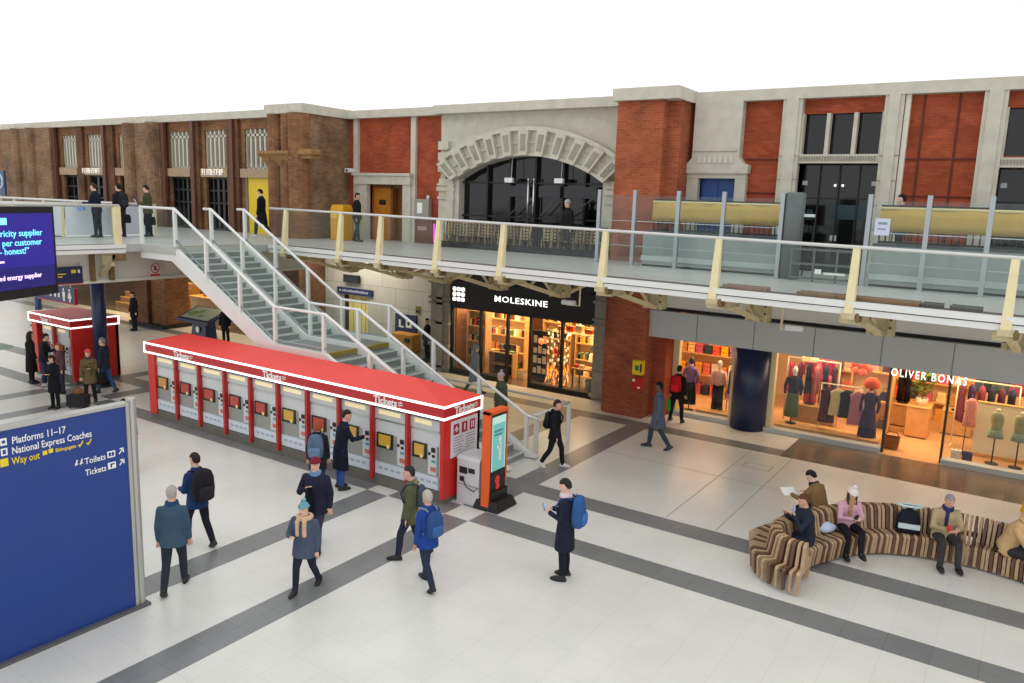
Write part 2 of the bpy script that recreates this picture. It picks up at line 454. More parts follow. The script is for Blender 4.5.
# --- red brick bay with the oak doors (y = 23.5)
mb = MB().use(M_brick).wall(-24.0, -18.9, ZD, 9.6, 23.5, 23.9, [(-22.75,-20.75,ZD,7.05)])
mb.use(M_stone)
for x in (-23.45,-20.4): mb.box(x-.12,x+.12,23.38,23.5,ZD,9.6)
struct(mb.build('wall_middle'))
mb = MB().use(M_stone).box(-23.3,-22.75,23.3,23.6,ZD,7.05).box(-20.85,-20.45,23.3,23.6,ZD,7.05).box(-23.4,-20.4,23.22,23.6,7.05,7.42).box(-23.45,-20.35,23.15,23.6,7.38,7.48)
struct(mb.build('trim_20'))
mb = MB().use(M_amber).box(-22.8,-21.75,23.72,23.8,ZD,6.95); mb.box(-21.2,-20.8,23.72,23.8,ZD,6.95)
mb.use(mat('oak_dark',(120,74,24),.5,var=.1)).box(-22.85,-20.75,23.66,23.8,6.92,7.05).box(-21.78,-21.15,23.95,24.05,ZD,7).box(-21.8,-21.68,23.66,23.9,ZD,7).box(-21.2,-21.1,23.66,23.9,ZD,7)
mb.use(mat('notice_pale',(196,192,120),.5)).box(-21.1,-20.85,23.7,23.715,5.9,6.7)
mb.use(M_black).box(-22.45,-22.1,23.7,23.715,6.25,6.45)
struct(mb.build('door_7'))

# --- carved stone arch with its black glazed screen (y = 23.3)
AX, AR, AZ = -15.08, 5.88, 2.22
HA = math.asin(2.96/AR)
mb = MB().use(M_stone)
mb.box(-19.0,-18.04,23.25,24.3,ZD,7.3); mb.box(-12.12,-11.1,23.25,24.3,ZD,7.3)
for z0, z1, o in ((6.55,6.65,.06),(6.85,7.0,.1),(7.05,7.12,.08),(5.6,5.7,.06),(ZD,5.1,.06)):
    mb.box(-19.0-o*.3,-18.2,23.25-o,23.3,z0,z1); mb.box(-12.0,-11.1,23.25-o,23.3,z0,z1)
mb.box(-18.55,-18.25,23.16,23.3,ZD,7.3)
NV = 24
pts_i = []; pts_o = []
for k in range(NV+1):
    t = -HA + 2*HA*k/NV
    pts_i.append((AX+AR*math.sin(t), AZ+AR*math.cos(t)))
    t2 = t*1.08
    pts_o.append((AX+(AR+.98)*math.sin(t2), AZ+(AR+.98)*math.cos(t2)))
for k in range(NV):
    a, b, c, d = pts_i[k], pts_i[k+1], pts_o[k+1], pts_o[k]
    mb.extr([a,b,c,d], 23.12, 24.3)
for r0, r1, yy in ((0,.10,23.02),(.84,.98,22.96),(.42,.50,23.06)):
    for k in range(NV):
        t0 = -HA+2*HA*k/NV; t1 = -HA+2*HA*(k+1)/NV; f = 1.04
        P = lambda t, r: (AX+(AR+r)*math.sin(t*(1+.08*r/.98)), AZ+(AR+r)*math.cos(t*(1+.08*r/.98)))
        mb.extr([P(t0,r0),P(t1,r0),P(t1,r1),P(t0,r1)], yy, 23.14)
for k in range(-5, 6):                                # raised block voussoirs
    t = HA*1.0*k/5.0; dt = .028
    P = lambda t, r: (AX+(AR+r)*math.sin(t*(1+.08*r/.98)), AZ+(AR+r)*math.cos(t*(1+.08*r/.98)))
    mb.use(M_stone).extr([P(t-dt,.02),P(t+dt,.02),P(t+dt,.86),P(t-dt,.86)], 22.9, 23.14)
    mb.use(M_stonedk).extr([P(t-dt*.55,.16),P(t+dt*.55,.16),P(t+dt*.55,.72),P(t-dt*.55,.72)], 22.885, 22.91)
mb.use(M_stone)
for k in range(NV):                                   # spandrel filling above the ring
    a, b = pts_o[k], pts_o[k+1]
    mb.extr([a, b, (b[0], 9.6), (a[0], 9.6)], 23.35, 24.3)
mb.box(-19.0, pts_o[0][0], 23.35, 24.3, 7.3, 9.6); mb.box(pts_o[-1][0], -11.1, 23.35, 24.3, 7.3, 9.6)
for z in (7.55, 7.95, 8.35): mb.box(-19.02,-18.55,23.2,23.4,z,z+.3)
struct(mb.build('wall_arch'))
mb = MB().use(M_darkglass).box(-18.04,-12.12,24.2,24.3,ZD,8.15); mb.use(M_black)
for x in (-16.9,-15.9,-14.85,-13.75,-12.9): mb.box(x-.04,x+.04,24.05,24.2,ZD,8.12)
for z in (6.0,7.2): mb.box(-18.04,-12.12,24.08,24.2,z-.03,z+.03)
mb.use(mat('dark_grey_blind',(52,52,56),.6))
for a, b, c in ((-15.85,-14.98,.1),(-14.6,-13.75,0),(-13.6,-12.35,0)):
    mb.box(a, b, 23.9, 24.05, 6.72, 7.1)
    mb.use(mat('strut_grey',(70,70,74),.5)).bar((a+.1,23.9,6.1),(b-.15,23.9,6.68),.03,.03); mb.use(mat('dark_grey_blind',(52,52,56),.6))
struct(mb.build('door_8')).location.y = -.62
for k, x in enumerate((-15.05,-14.82)):
    mb = MB().use(M_chrome).tube([(0,0,0),(0,0,1.45)], .035, 8).box(-.02,.02,0,.2,.1,.14).box(-.02,.02,0,.2,1.3,1.34).ball((0,0,1.47),.045)
    tag(mb.build('pull_handle', smooth=True), ['left', 'right'][k] + ' tall chrome pull handle on the black doors under the stone arch', 'door handle', 'chrome door pulls', (x, 23.3, 5.85))
for k, x in enumerate((-15.75,-13.72)):
    mb = MB().use(M_white).box(-.16,.16,-.12,0,0,.16); mb.use(M_steel).box(-.03,.03,0,.3,.05,.1); mb.tube([(.06,-.02,.14),(.06,.02,.9)], .012, 5)
    tag(mb.build('spotlight'), ['left', 'right'][k] + ' white spotlight hanging on a rod in front of the black arch screen', 'spotlight', 'white spotlights in the arch', (x, 23.2, 7.2))
# --- big red brick pier and the right hand facade
mb = MB().use(M_brickpier).box(-11.1,-9.6,22.0,23.9,ZD,9.6).box(-9.6,-9.2,22.35,23.9,ZD,9.6)
struct(mb.build('column_right'))
mb = MB().use(M_brick)
ops = [(-8.85,-7.72,ZD,7.42), (-5.97,-3.88,ZD,7.86), (-5.97,-3.88,8.1,9.2), (-1.13,2.2,ZD,7.76), (-1.13,2.2,8.05,9.2)]
mb.wall(-9.3, 4.5, ZD, 9.6, 23.3, 23.7, ops)
mb.use(mat('dark_brick_course',(96,38,24),.8))
for z in (7.0, 7.95): mb.box(-9.2,-9.15+.0,23.26,23.3,z,z+.04); mb.box(-7.5,-6.55,23.27,23.3,z,z+.045); mb.box(-3.4,-1.66,23.27,23.3,z,z+.045)
for x in (-9.28,-3.0,-2.2): mb.box(x,x+.05,23.28,23.3,ZD,9.6)
struct(mb.build('wall_right'))
mb = MB().use(M_stone)
mb.box(-9.25,-8.85,23.1,23.5,ZD,7.42).box(-7.72,-7.4,23.1,23.5,ZD,7.42).box(-9.25,-7.4,23.08,23.5,7.42,7.56)
mb.extr([(-9.3,7.56),(-7.35,7.56),(-7.33,7.8),(-7.5,7.86),(-7.62,8.02),(-7.62,9.6),(-9.05,9.6),(-9.05,8.02),(-9.18,7.86),(-9.32,7.8)], 23.0, 23.4)
mb.box(-9.0,-7.7,22.95,23.1,8.2,8.26); mb.use(mat('stone_relief',(206,200,186),.8))
for k in range(7): mb.box(-8.85+.16*k,-8.76+.16*k,22.97,23.02,7.86,8.04)
struct(mb.build('trim_21'))
mb = MB().use(mat('blue_door',(22,70,140),.45,var=.08,scale=3)).box(-8.85,-7.72,23.4,23.5,ZD,7.42)
for a in (-8.78,-8.24): mb.box(a,a+.46,23.37,23.41,5.0,6.0).box(a,a+.46,23.37,23.41,6.1,7.3)
struct(mb.build('door_9'))
mb = MB().use(M_stone)
for a, b in ((-6.5,-5.97),(-3.88,-3.42),(-1.64,-1.13),(2.2,2.7)):
    mb.box(a,b,23.05,23.6,ZD,9.6); mb.box(a-.05,b+.05,23.0,23.1,ZD,5.2)
    mb.box(a+.1,b-.1,23.0,23.1,5.3,9.6)
for z in (6.1,6.75,7.4,8.05): mb.use(M_stonedk).box(-6.51,-5.96,23.03,23.06,z,z+.02).box(-3.89,-3.41,23.03,23.06,z,z+.02)
mb.use(mat('cream_pipe',(214,208,190),.5)).box(-3.4,-3.28,23.12,23.3,ZD,9.6)
struct(mb.build('trim_22'))
for k, (a, b, z) in enumerate(((-5.97,-3.88,7.86),(-1.13,2.2,7.76))):
    mb = MB().use(M_stone).box(a,b,23.1,23.5,z,z+.24); mb.use(M_stonedk)
    for q in range(int((b-a)/.07)): mb.box(a+.07*q,a+.07*q+.035,23.07,23.1,z+.07,z+.19)
    mb.use(M_stone)
    for q in range(4):
        x = a+(b-a)*q/3; mb.box(x-.05,x+.05,23.15,23.4,z+.24,9.2)
    mb.use(M_darkglass).box(a,b,23.45,23.5,z+.24,9.2)
    struct(mb.build('window_%d' % (11+k)))
    mb = MB().use(M_darkglass).box(a,b,23.6,23.68,ZD,z); mb.use(M_black)
    for q in range(1,4):
        x = a+(b-a)*q/4; mb.box(x-.02,x+.02,23.54,23.6,ZD,z)
    mb.box(a,b,23.55,23.6,6.9,6.94)
    mb.use(mat('dim_teal_glow',(20,52,62),.3)).box(a+.9,b-.25,23.58,23.6,6.35,6.75).box(a+.25,a+.42,23.58,23.6,6.3,6.6)
    mb.use(mat('door_notice',(196,196,200),.5)).box(a+.95,a+1.12,23.57,23.59,5.75,5.9).box(a+.06,a+.2,23.57,23.59,7.28,7.4).box(b-.2,b-.04,23.57,23.59,7.28,7.4)
    mb.use(M_letterlit).ball((a+.95,23.58,7.28),.035).ball((a+1.15,23.58,7.28),.035)
    struct(mb.build('door_%d' % (10+k)))
# cornice that finishes the facades
mb = MB().use(M_stone)
mb.box(-52,-25.8,21.7,22.6,9.6,9.9).box(-25.95,-23.8,20.9,24.0,9.6,9.95).box(-24,-18.9,23.2,24,9.6,9.9).box(-19.05,-11.0,22.9,24.3,9.6,9.9).box(-11.2,-9.1,21.8,24,9.6,9.95).box(-9.3,4.5,23.0,23.9,9.6,9.9)
struct(mb.build('trim_23'))

# --- lower level, right: grey fascia, white wall over it, clothes shop shell
mb = MB().use(M_fascia).box(-9.85,4.5,22.2,22.35,2.6,3.42).box(-9.85,4.5,22.35,23.4,2.6,2.68)
mb.use(mat('fascia_joint',(98,100,100),.6))
for x in (-8.2,-6.5,-4.85,-3.15,-1.5,.2): mb.box(x-.008,x+.008,22.19,22.2,2.6,3.42)
struct(mb.build('trim_30'))
mb = MB().use(M_whitewall).box(-9.7,4.5,22.42,22.6,3.52,4.5); mb.use(M_dark).box(-9.8,4.5,22.4,22.6,3.42,3.52)  # dark strip paints the shadow line in the gap over the fascia
mb.use(M_whitewall).box(-8.9,4.5,23.3,23.5,2.5,3.5)
struct(mb.build('wall_fascia'))
mb = MB().use(M_brickpier).box(-10.95,-9.72,22.0,23.6,0,4.5)
mb.lathe([(.33,0),(.33,4.5)],(-10.93,22.33,0),16); mb.use(M_brick).box(-9.72,-9.32,22.7,23.6,0,4.5)
mb.use(M_stonedk).box(-9.98,-9.7,22.1,22.4,3.2,3.5)
struct(mb.build('column_brick'))
mb = MB().use(M_stonedk).box(-12.15,-9.9,23.2,23.9,0,4.5)
for z in (.1,.9,1.7,2.5,2.7,3.3): mb.box(-12.2,-9.9,23.12,23.25,z,z+.08)
mb.box(-11.55,-11.2,22.9,23.9,0,4.5)
struct(mb.build('column_stone'))
# clothes shop interior shell
mb = MB().use(M_warmwall).box(-11.9,4.5,28.4,28.6,0,3.4).box(-11.95,-11.8,23.95,28.6,0,3.4).box(4.4,4.5,23.6,28.6,0,3.4)
struct(mb.build('wall_shop'))
mb = MB().use(M_warmwall).box(-9.5,4.5,23.5,28.6,3.3,3.4).box(-11.95,-9.5,23.95,28.6,3.3,3.4); mb.use(M_warmlight)
for x in (-8.2,-5,-2,.8): mb.box(x-.5,x+.5,25.5,25.8,3.27,3.3)
struct(mb.build('ceiling_shop'))
mb = MB().use(M_fascia)
for a, b in ((-9.3,-7.2),(-6.35,-3.05),(-1.55,4.4)): mb.box(a,b,23.15,23.5,0,.14)
mb.use(mat('cream_frame',(226,206,160),.5)).box(-9.33,-9.12,23.3,23.5,0,2.6).box(-6.28,-6.1,23.3,23.5,.14,2.6).box(-7.42,-7.27,23.3,23.5,.14,2.6)
mb.use(mat('dark_bronze',(64,52,40),.4)).box(-3.05,-2.98,23.3,23.42,0,2.6).box(-1.6,-1.54,23.3,23.42,0,2.6)
struct(mb.build('trim_31'))
for k, (a, b) in enumerate(((-9.12,-7.42),(-6.1,-4.55),(-4.53,-3.05),(-1.55,.3),(.32,4.3))):
    struct(MB().use(M_shopglass).box(a,b,23.38,23.395,.14,2.6).build('window_%d' % (21+k)))
# --- lower level, middle: stationery shop shell and neighbours
mb = MB().use(M_stonedk).box(-19.25,-18.35,23.2,26.5,0,4.5)
for z in (.15,1.0,1.85,2.6,2.8,3.4): mb.box(-19.3,-18.3,23.1,23.25,z,z+.09)
mb.box(-18.9,-18.6,23.1,23.25,0,4.5)
struct(mb.build('column_pilaster'))
mb = MB().use(M_black).box(-18.35,-12.1,23.3,23.6,2.52,4.5); struct(mb.build('trim_32'))
mb = MB().use(mat('amber_shop_wall',(128,84,48),.7,var=.08)).box(-18.35,-12.1,27.2,27.4,0,3.2).box(-18.4,-18.3,23.6,27.4,0,3.2).box(-12.15,-12.05,23.6,27.4,0,3.2)
struct(mb.build('wall_stationery'))
mb = MB().use(M_warmwall).box(-18.4,-12.05,23.6,27.4,3.1,3.2); mb.use(M_warmlight)
for x in (-17.4,-15.6,-13.6): mb.box(x-.35,x+.35,24.6,24.9,3.07,3.1)
struct(mb.build('ceiling_stationery'))
mb = MB().use(M_black).box(-18.35,-15.75,23.28,23.5,0,.16).box(-14.75,-12.1,23.28,23.5,0,.16)
for x in (-18.32,-16.95,-15.75,-14.75,-13.45,-12.15): mb.box(x-.04,x+.04,23.3,23.45,0,2.55)
struct(mb.build('trim_33'))
for k, (a, b) in enumerate(((-18.3,-17.0),(-16.9,-15.8),(-14.7,-13.5),(-13.4,-12.2))):
    struct(MB().use(M_shopglass).box(a,b,23.37,23.385,.16,2.55).build('window_%d' % (31+k)))
# --- lower level, left: pale tiled wall, brown pier, dark back of the concourse
mb = MB().use(M_tilewall).wall(-28.6,-19.2,0,4.5,26.2,26.6,[(-27.05,-25.5,0,2.0)]); struct(mb.build('wall_tiled'))
mb = MB().use(mat('pale_yellow_door',(232,214,132),.45)).box(-27.05,-25.5,26.32,26.42,0,2.0); mb.use(mat('door_line',(176,160,92),.5))
for x in (-26.55,-26.0,-25.75): mb.box(x-.015,x+.015,26.3,26.33,0,2)
mb.use(M_black).box(-27.05,-26.85,26.28,26.33,0,2)
struct(mb.build('door_20'))
mb = MB().use(M_brickbrown).box(-30.6,-28.3,24.6,26.6,0,4.5); struct(mb.build('column_brown'))
mb = MB().use(M_brickbrown).box(-36.9,-35.4,21.4,22.9,0,4.5); mb.use(M_brickorange).box(-35.4,-34.3,21.6,22.9,0,4.5); mb.use(M_dark).box(-37,-34.2,21.35,22.95,0,.18)
struct(mb.build('column_corner'))
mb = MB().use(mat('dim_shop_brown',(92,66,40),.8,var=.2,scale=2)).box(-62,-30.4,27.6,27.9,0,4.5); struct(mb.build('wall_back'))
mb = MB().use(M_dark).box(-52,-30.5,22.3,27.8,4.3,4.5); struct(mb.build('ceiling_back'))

struct(MB().use(M_deck).box(-3.3,2.8,20.75,23.0,ZD,ZD+.36).build('floor_terrace'))

# ================================================================== WALKWAY RAILING, TRUSSES, STAIRS
def rail_z(x): return 6.035 + (x + 20.6)*(-.195/20.2) if x > -20.6 else 6.035
EDGE_ROT = math.atan(-.0687)
rl = thing('balcony_railing', 'long glass railing with cream posts along the front of the upper walkway', 'railing', (-21.5, Ye(-21.5), ZD))
def L(p): return (p[0]+21.5, p[1]-Ye(-21.5), p[2]-ZD)
post_x = [-20.6,-17.87,-16.1,-13.8,-11.53,-8.49,-5.7,-2.93,-.35,2.2]
mb = MB().tube([L((x, Ye(x)+.02, rail_z(x)+.02)) for x in (-21.5,-18,-14,-10,-6,-2,1,4)], .036, 8)
mb.build('handrail', mat('handrail_grey', (206,206,202), .35, .3), rl, True)
mb0 = MB().use(M_steel)
for i, x in enumerate(post_x):
    zt = rail_z(x)
    mb = MB().use(M_cream)
    a = L((x, Ye(x)-.10, 0)); 
    mb.hexa([(a[0]-.085,a[1]-.09,-.27),(a[0]+.085,a[1]-.09,-.27),(a[0]+.085,a[1]+.09,-.27),(a[0]-.085,a[1]+.09,-.27)],
            [(a[0]-.065,a[1]+.07,zt-ZD),(a[0]+.065,a[1]+.07,zt-ZD),(a[0]+.065,a[1]+.16,zt-ZD),(a[0]-.065,a[1]+.16,zt-ZD)])
    mb.use(M_creamdk).box(a[0]-.12,a[0]+.12,a[1]-.1,a[1]+.05,-.33,-.22)
    mb.build('post', None, rl)
px_ = [-21.45] + post_x + [4]
for i in range(len(px_)-1):
    x0, x1 = px_[i]+.09, px_[i+1]-.09
    A = L((x0, Ye(x0)+.03, ZD+.07)); B = L((x1, Ye(x1)+.03, ZD+.07)); za, zb = rail_z(x0)-ZD-.03, rail_z(x1)-ZD-.03
    MB().hexa([A,B,(B[0],B[1]+.015,B[2]),(A[0],A[1]+.015,A[2])],[(A[0],A[1],za),(B[0],B[1],zb),(B[0],B[1]+.015,zb),(A[0],A[1]+.015,za)]).build('glass_panel', M_glass, rl)
# railing of the left walkway
rl2 = thing('walkway_railing', 'short glass railing with cream posts at the left walkway beside the blue screen', 'railing', (-23.45, 13.4, ZD))
MB().tube([(0,0,1.16),(0,-8.5,1.16)], .045).build('handrail', mat('handrail_grey', (206,206,202)), rl2, True)
for y in (-.1,-3.1,-6.1):
    mb = MB().use(M_cream).box(-.08,.1,y-.09,y+.09,-.38,1.14); mb.use(M_rust).box(-.06,.16,y-.16,y+.16,-.5,-.3); mb.build('post', None, rl2)
for y in (-.2,-3.2): MB().box(0,.015,y-2.8,y,.06,1.1).build('glass_panel', M_glass, rl2)
rl3 = thing('hoarding_railing', 'pale blue white panelled railing on the far side of the left walkway', 'railing', (-27.8, 17.3, ZD))
MB().tube([(0,0,1.12),(0,-12,1.12)], .045).tube([(0,0,1.12),(-22,0,1.12)], .045).build('handrail', mat('handrail_grey', (206,206,202)), rl3, True)
for k, y in enumerate((-.02,-1.7,-3.4,-5.1)):
    MB().box(-.02,.01,y-1.62,y,.04,1.06).build('panel', mat('pale_blue_board', (226,232,240), .4), rl3)
for y in (-.02,-1.68,-3.4,-5.1): MB().box(-.05,.05,y-.06,y+.02,0,1.1).build('post', M_cream, rl3)
for k in range(8): MB().box(-.6-2.6*k,-.52-2.6*k,-.04,.04,0,1.1).build('post', M_cream, rl3)
for k in range(8): MB().box(-.6-2.6*k+.1 ,-.5-2.6*k+2.5,-.01,.01,.06,1.08).build('glass_panel', M_glass, rl3)

# --- fish-bellied brackets that carry the walkway
where = ['under the first cream post right of the stairs', 'above the yellow door, second along from the stairs', 'over the pale tiled wall, third along from the stairs',
         'over the left end of the black stationery shop sign', 'over the middle of the black stationery shop sign', 'in front of the red brick pier beside the grey fascia',
         'over the dark blue column at the grey fascia', 'over the middle of the grey fascia, second from the right edge', 'over the shop name at the right edge', '']
for i, x in enumerate(post_x[:-1]):
    t = thing('truss_bracket', 'cream steel truss bracket ' + where[i], 'bracket', (x, Ye(x), 4.62), EDGE_ROT, 'truss brackets under the walkway')
    full = x < -9.5
    mb = MB()
    mb.bar((0,.0,-.03),(0,2.7,-.72),.13,.10)
    if full: mb.bar((0,2.7,-.72),(0,6.0,-.06),.13,.10)
    mb.build('lower_chord', M_cream, t)
    MB().bar((0,0,-.04),(0,6.0 if full else 2.7,-.04),.11,.08).build('upper_chord', M_creamdk, t)
    mb = MB()
    ys_ = [.7,1.2,1.7,2.3] + ([3.1,3.7,4.3,5.0] if full else [])
    zz = lambda y: -.03-.69*y/2.7 if y < 2.7 else -.72+.66*(y-2.7)/3.3
    for k, y in enumerate(ys_[:-1]):
        y2 = ys_[k+1]
        if k % 2 == 0: mb.bar((0,y,-.05),(0,y2,zz(y2)),.07,.05)
        else: mb.bar((0,y,zz(y)),(0,y2,-.05),.07,.05)
    mb.bar((0,.7,-.05),(0,.7,zz(.7)),.06,.05)
    mb.build('web', M_cream, t)
    mb = MB().use(M_creamdk)
    for s in (-.22,.22):
        mb.box(s-.05,s+.05,2.55,2.85,-.74,-.0)
        mb.use(M_rust)
        for z in (-.18,-.36,-.54): mb.ball((s,2.53,z),.035,.02,.035,8,4)
        mb.use(M_creamdk)
    mb.box(-.25,.25,2.66,2.72,-.72,0)
    mb.build('end_plate', None, t)
    mb = MB().use(M_creamdk).box(-.2,.2,.05,.7,-.22,-.02); mb.use(M_rust).box(.14,.2,-.12,.12,-.16,.02)
    mb.build('gusset', None, t)
t = thing('truss_bracket', 'cream gusset bracket with rusty plates beside the blue screen', 'bracket', (-23.35, 13.2, 4.58), 0, 'truss brackets under the walkway')
mb = MB().bar((0,0,-.05),(-.95,0,-.75),.12,.12).bar((0,0,-.05),(-.95,0,-.05),.1,.1); mb.build('lower_chord', M_creamdk, t)
mb = MB().use(M_rust)
for s in (-.35,.25): mb.box(-.97,-.8,s,s+.1,-.9,-.05)
mb.use(M_cream).box(-.85,-.2,-.02,.02,-.4,-.05); mb.build('end_plate', None, t)

# --- staircase
SY = (14.1, 15.35, 16.6); XT, XL0, XL1, XB, ZL = -21.7, -17.3, -15.25, -10.15, 2.42
st = thing('staircase', 'grey double staircase with white stringers from the walkway down behind the red kiosk', 'staircase', (XB, SY[1], 0))
def S(x, y, z): return (x-XB, y-SY[1], z)
for k, y in enumerate(SY):
    up = 0 if k == 0 else .09
    top = [(XT-(1.75 if k == 0 else .1), 4.84), (XT, 4.84+up), (XL0, ZL+.03+up), (XL1, ZL+.03+up), (XB, .05)]
    bot = [(XB-.55, 0.0), (XL1-.12, ZL-.36), (XL0-.14, ZL-.36), (XT-.12, 4.42), (XT-(1.75 if k == 0 else .1), 4.42)]
    if k == 1: bot = [(XB-.3,0),(XL1-.1,ZL-.1),(XL0-.1,ZL-.1),(XT-.1,4.72),(XT-.1,4.72)]
    mb = MB().extr([(x-XB, z) for x, z in bot+top], y-(.07 if k == 0 else .10)-SY[1], y+(.07 if k == 0 else .10)-SY[1])
    mb.build('stringer', M_white, st)
M_tread = mat('stair_tread', (134,139,136), .5, var=.06, scale=4); M_nos = mat('stair_nosing', (196,200,198), .4); M_yel = mat('yellow_nosing', (146,122,44), .5)
for name, x0, x1, z0, z1 in (('upper_flight', XT, XL0, ZD, ZL), ('lower_flight', XL1, XB, ZL, 0)):
    n = 15; dx = (x1-x0)/n; dz = (z0-z1)/n
    mb = MB()
    for ch in ((SY[0]+.07, SY[1]-.07), (SY[1]+.07, SY[2]-.07)):
        for i in range(n):
            xa = x0+dx*i; zt = z0-dz*(i+1)
            if i == n-1 and z1 == 0: continue
            mb.use(M_tread).box(xa-XB-.06, xa+dx-XB, ch[0]-SY[1], ch[1]-SY[1], max(zt-.22,0), zt)
            mb.use(M_nos).box(xa+dx-XB-.05, xa+dx-XB+.012, ch[0]-SY[1], ch[1]-SY[1], zt-.03, zt+.006)
        mb.use(M_yel).box(x0-XB-.12, x0-XB+.02, ch[0]-SY[1], ch[1]-SY[1], z0-.1, z0+.012)
    mb.build(name, None, st)
mb = MB().use(mat('landing_grey', (126,128,126), .5, var=.05)).box(XL0-XB, XL1-XB, SY[0]+.07-SY[1], SY[2]-.07-SY[1], ZL-.2, ZL)
mb.build('landing', None, st)
for k, y in enumerate(SY):
    xs_ = [(XT-(1.8 if k == 0 else .35), ZD+1.14), (XT, ZD+1.14), (XL0+.05, ZL+1.06), (XL1, ZL+1.06)]
    xs_ += [(XB-.35, 1.10), (XB+.0, 1.06)] if k == 2 else [(XB-.3, 1.06)]
    mb = MB().tube([S(x, y, z) for x, z in xs_], .042, 8)
    mb.build('handrail', M_white, st, True)
    mb = MB().tube([S(x, y, z-.93) for x, z in xs_[1:-1]], .03, 6) if k else MB().tube([S(x, y, z-.92) for x, z in xs_[1:-1]], .03, 6)
    mb.build('lower_rail', mat('grey_rail', (150,156,158), .35, .5), st, True)
    def sz(x):
        if x < XT: return 4.84
        if x < XL0: return 4.84+(ZL+.03-4.84)*(x-XT)/(XL0-XT)
        if x < XL1: return ZL+.03
        return max(ZL+.03+(.02-ZL)*(x-XL1)/(XB-XL1), 0)
    def rz(x):
        for (a, za), (b, zb) in zip(xs_, xs_[1:]):
            if a <= x <= b+1e-6: return za+(zb-za)*(x-a)/(b-a)
        return xs_[-1][1]
    P = [XT+.02, XT+1.5, XT+3.0, XL0+.08, XL1-.05, XL1+1.6, XL1+3.2, XB-.35]
    if k == 0: P = [XT-1.75] + P
    for x in P:
        MB().box(x-.045-XB, x+.045-XB, y-.045-SY[1], y+.045-SY[1], sz(x)-.02, rz(x)-.01).build('post', M_white, st)
    for a, b in zip(P, P[1:]):
        a += .05; b -= .05
        yy = y-SY[1]
        MB().hexa([(a-XB,yy-.007,sz(a)+.05),(b-XB,yy-.007,sz(b)+.05),(b-XB,yy+.007,sz(b)+.05),(a-XB,yy+.007,sz(a)+.05)],
                  [(a-XB,yy-.007,rz(a)-.08),(b-XB,yy-.007,rz(b)-.08),(b-XB,yy+.007,rz(b)-.08),(a-XB,yy+.007,rz(a)-.08)]).build('glass_panel', M_glassgreen, st)
# glass barrier round the foot of the stairs
br = thing('glass_barrier', 'low glass barrier with white rails round the foot of the staircase', 'barrier', (-10.45, 16.95, 0))
MB().tube([(-4.4,1.75,1.05),(0,1.75,1.05),(.02,.0,1.05)], .035).tube([(-.1,0,1.05),(.02,0,1.05)], .035).build('handrail', M_white, br, True)
for p in ((-4.35,1.75),(-2.2,1.75),(0,1.75),(0,.05)): MB().box(p[0]-.045,p[0]+.045,p[1]-.045,p[1]+.045,0,1.03).build('post', M_white, br)
for a, b in ((-4.3,-2.26),(-2.14,-.06)): MB().box(a,b,1.743,1.757,.08,1.0).build('glass_panel', M_glassgreen, br)
MB().box(-.007,.007,.11,1.69,.08,1.0).build('glass_panel', M_glassgreen, br)

# ================================================================== TICKET KIOSKS
KX0, KX1, KY = -21.03, -10.07, 12.62
kd = thing('ticket_kiosk', 'long red ticket kiosk with ten machines and white light strips in the middle', 'ticket kiosk', (KX1, KY, 0))
def kiosk(k, W, D, n_letters, zt=2.22, zb=1.92, roofmat=None, ov=.05):
    rise = 1.0 if W > 5 else .45
    """origin at the right front corner; body runs to -x and +y"""
    mb = MB().use(M_red).box(-.09, 0, .0, D, .12, zb).box(-W, -W+.33, .02, D, .12, zb).box(-W, 0, D-.1, D, .12, zb)
    mb.build('body', None, k)
    MB().box(-W+.02, -.02, .06, D-.02, 0, .26).build('plinth', mat('kiosk_plinth', (104,100,92), .6, var=.1), k)
    fas = MB().box(-W-ov, ov, -ov, D+.02, zb, zt).build('fascia', mat('fascia_red', (184,30,34), .4), k)
    r = MB(); x0, x1, y0, y1 = -W-ov, ov, -ov, D+.02
    b = [(x0,y0,zt),(x1,y0,zt),(x1,y1,zt),(x0,y1,zt)]
    r.add(b+[(x0+.45,y1-.3,zt+.17*rise),(x1-1.75*rise,y1-.3,zt+.2*rise)], [(0,1,5,4),(1,2,5),(2,3,4,5),(3,0,4),(0,3,2,1)])
    r.build('roof', roofmat or M_redroof, k)
    for z in (zt-.045, zb-.005):
        MB().box(x0-.012, x1+.012, y0-.014, y0, z, z+.05).box(x1, x1+.014, y0, y1, z, z+.05).box(x0-.014,x0,y0,y1,z,z+.05).build('light_strip', M_led, fas)
    MB().box(x0-.006,x0+.05,y0-.016,y0,zb,zt).build('light_strip', M_led, fas); MB().box(x1-.0,x1+.015,y1-.06,y1,zb,zt).build('light_strip', M_led, fas)
    MB().box(-W+.33,-.09,.0,.5,zb-.06,zb).build('soffit', M_black, k)
    return fas
kfas = kiosk(kd, KX1-KX0, 1.3, 3)
def rail_logo(k, x, y, z, s, m, rot=FRONT):
    mb = MB()
    for q in (-.16*s, .16*s): mb.box(-.5*s,.5*s,q-.06*s,q+.06*s,0,.006)
    mb.add([(-.2*s,.16*s,.006),(.1*s,.45*s,.006),(.25*s,.45*s,.006),(-.05*s,.16*s,.006)],[(0,1,2,3)])
    mb.add([(.2*s,-.16*s,.006),(-.1*s,-.45*s,.006),(-.25*s,-.45*s,.006),(.05*s,-.16*s,.006)],[(0,1,2,3)])
    o = mb.build('logo', m, k); o.location = (x, y, z); o.rotation_euler = rot
for x in (-19.64,-15.86,-12.05):
    text('Tickets', .235, M_letter, kfas, (x-KX1, -.055, 1.985), FRONT, bold=.006, width=.70)
    rail_logo(kfas, x-KX1+.80, -.055, 2.07, .14, M_letter)
text('Tickets', .235, M_letter, kfas, (.056, .3, 1.985), EAST, bold=.006, width=.70)
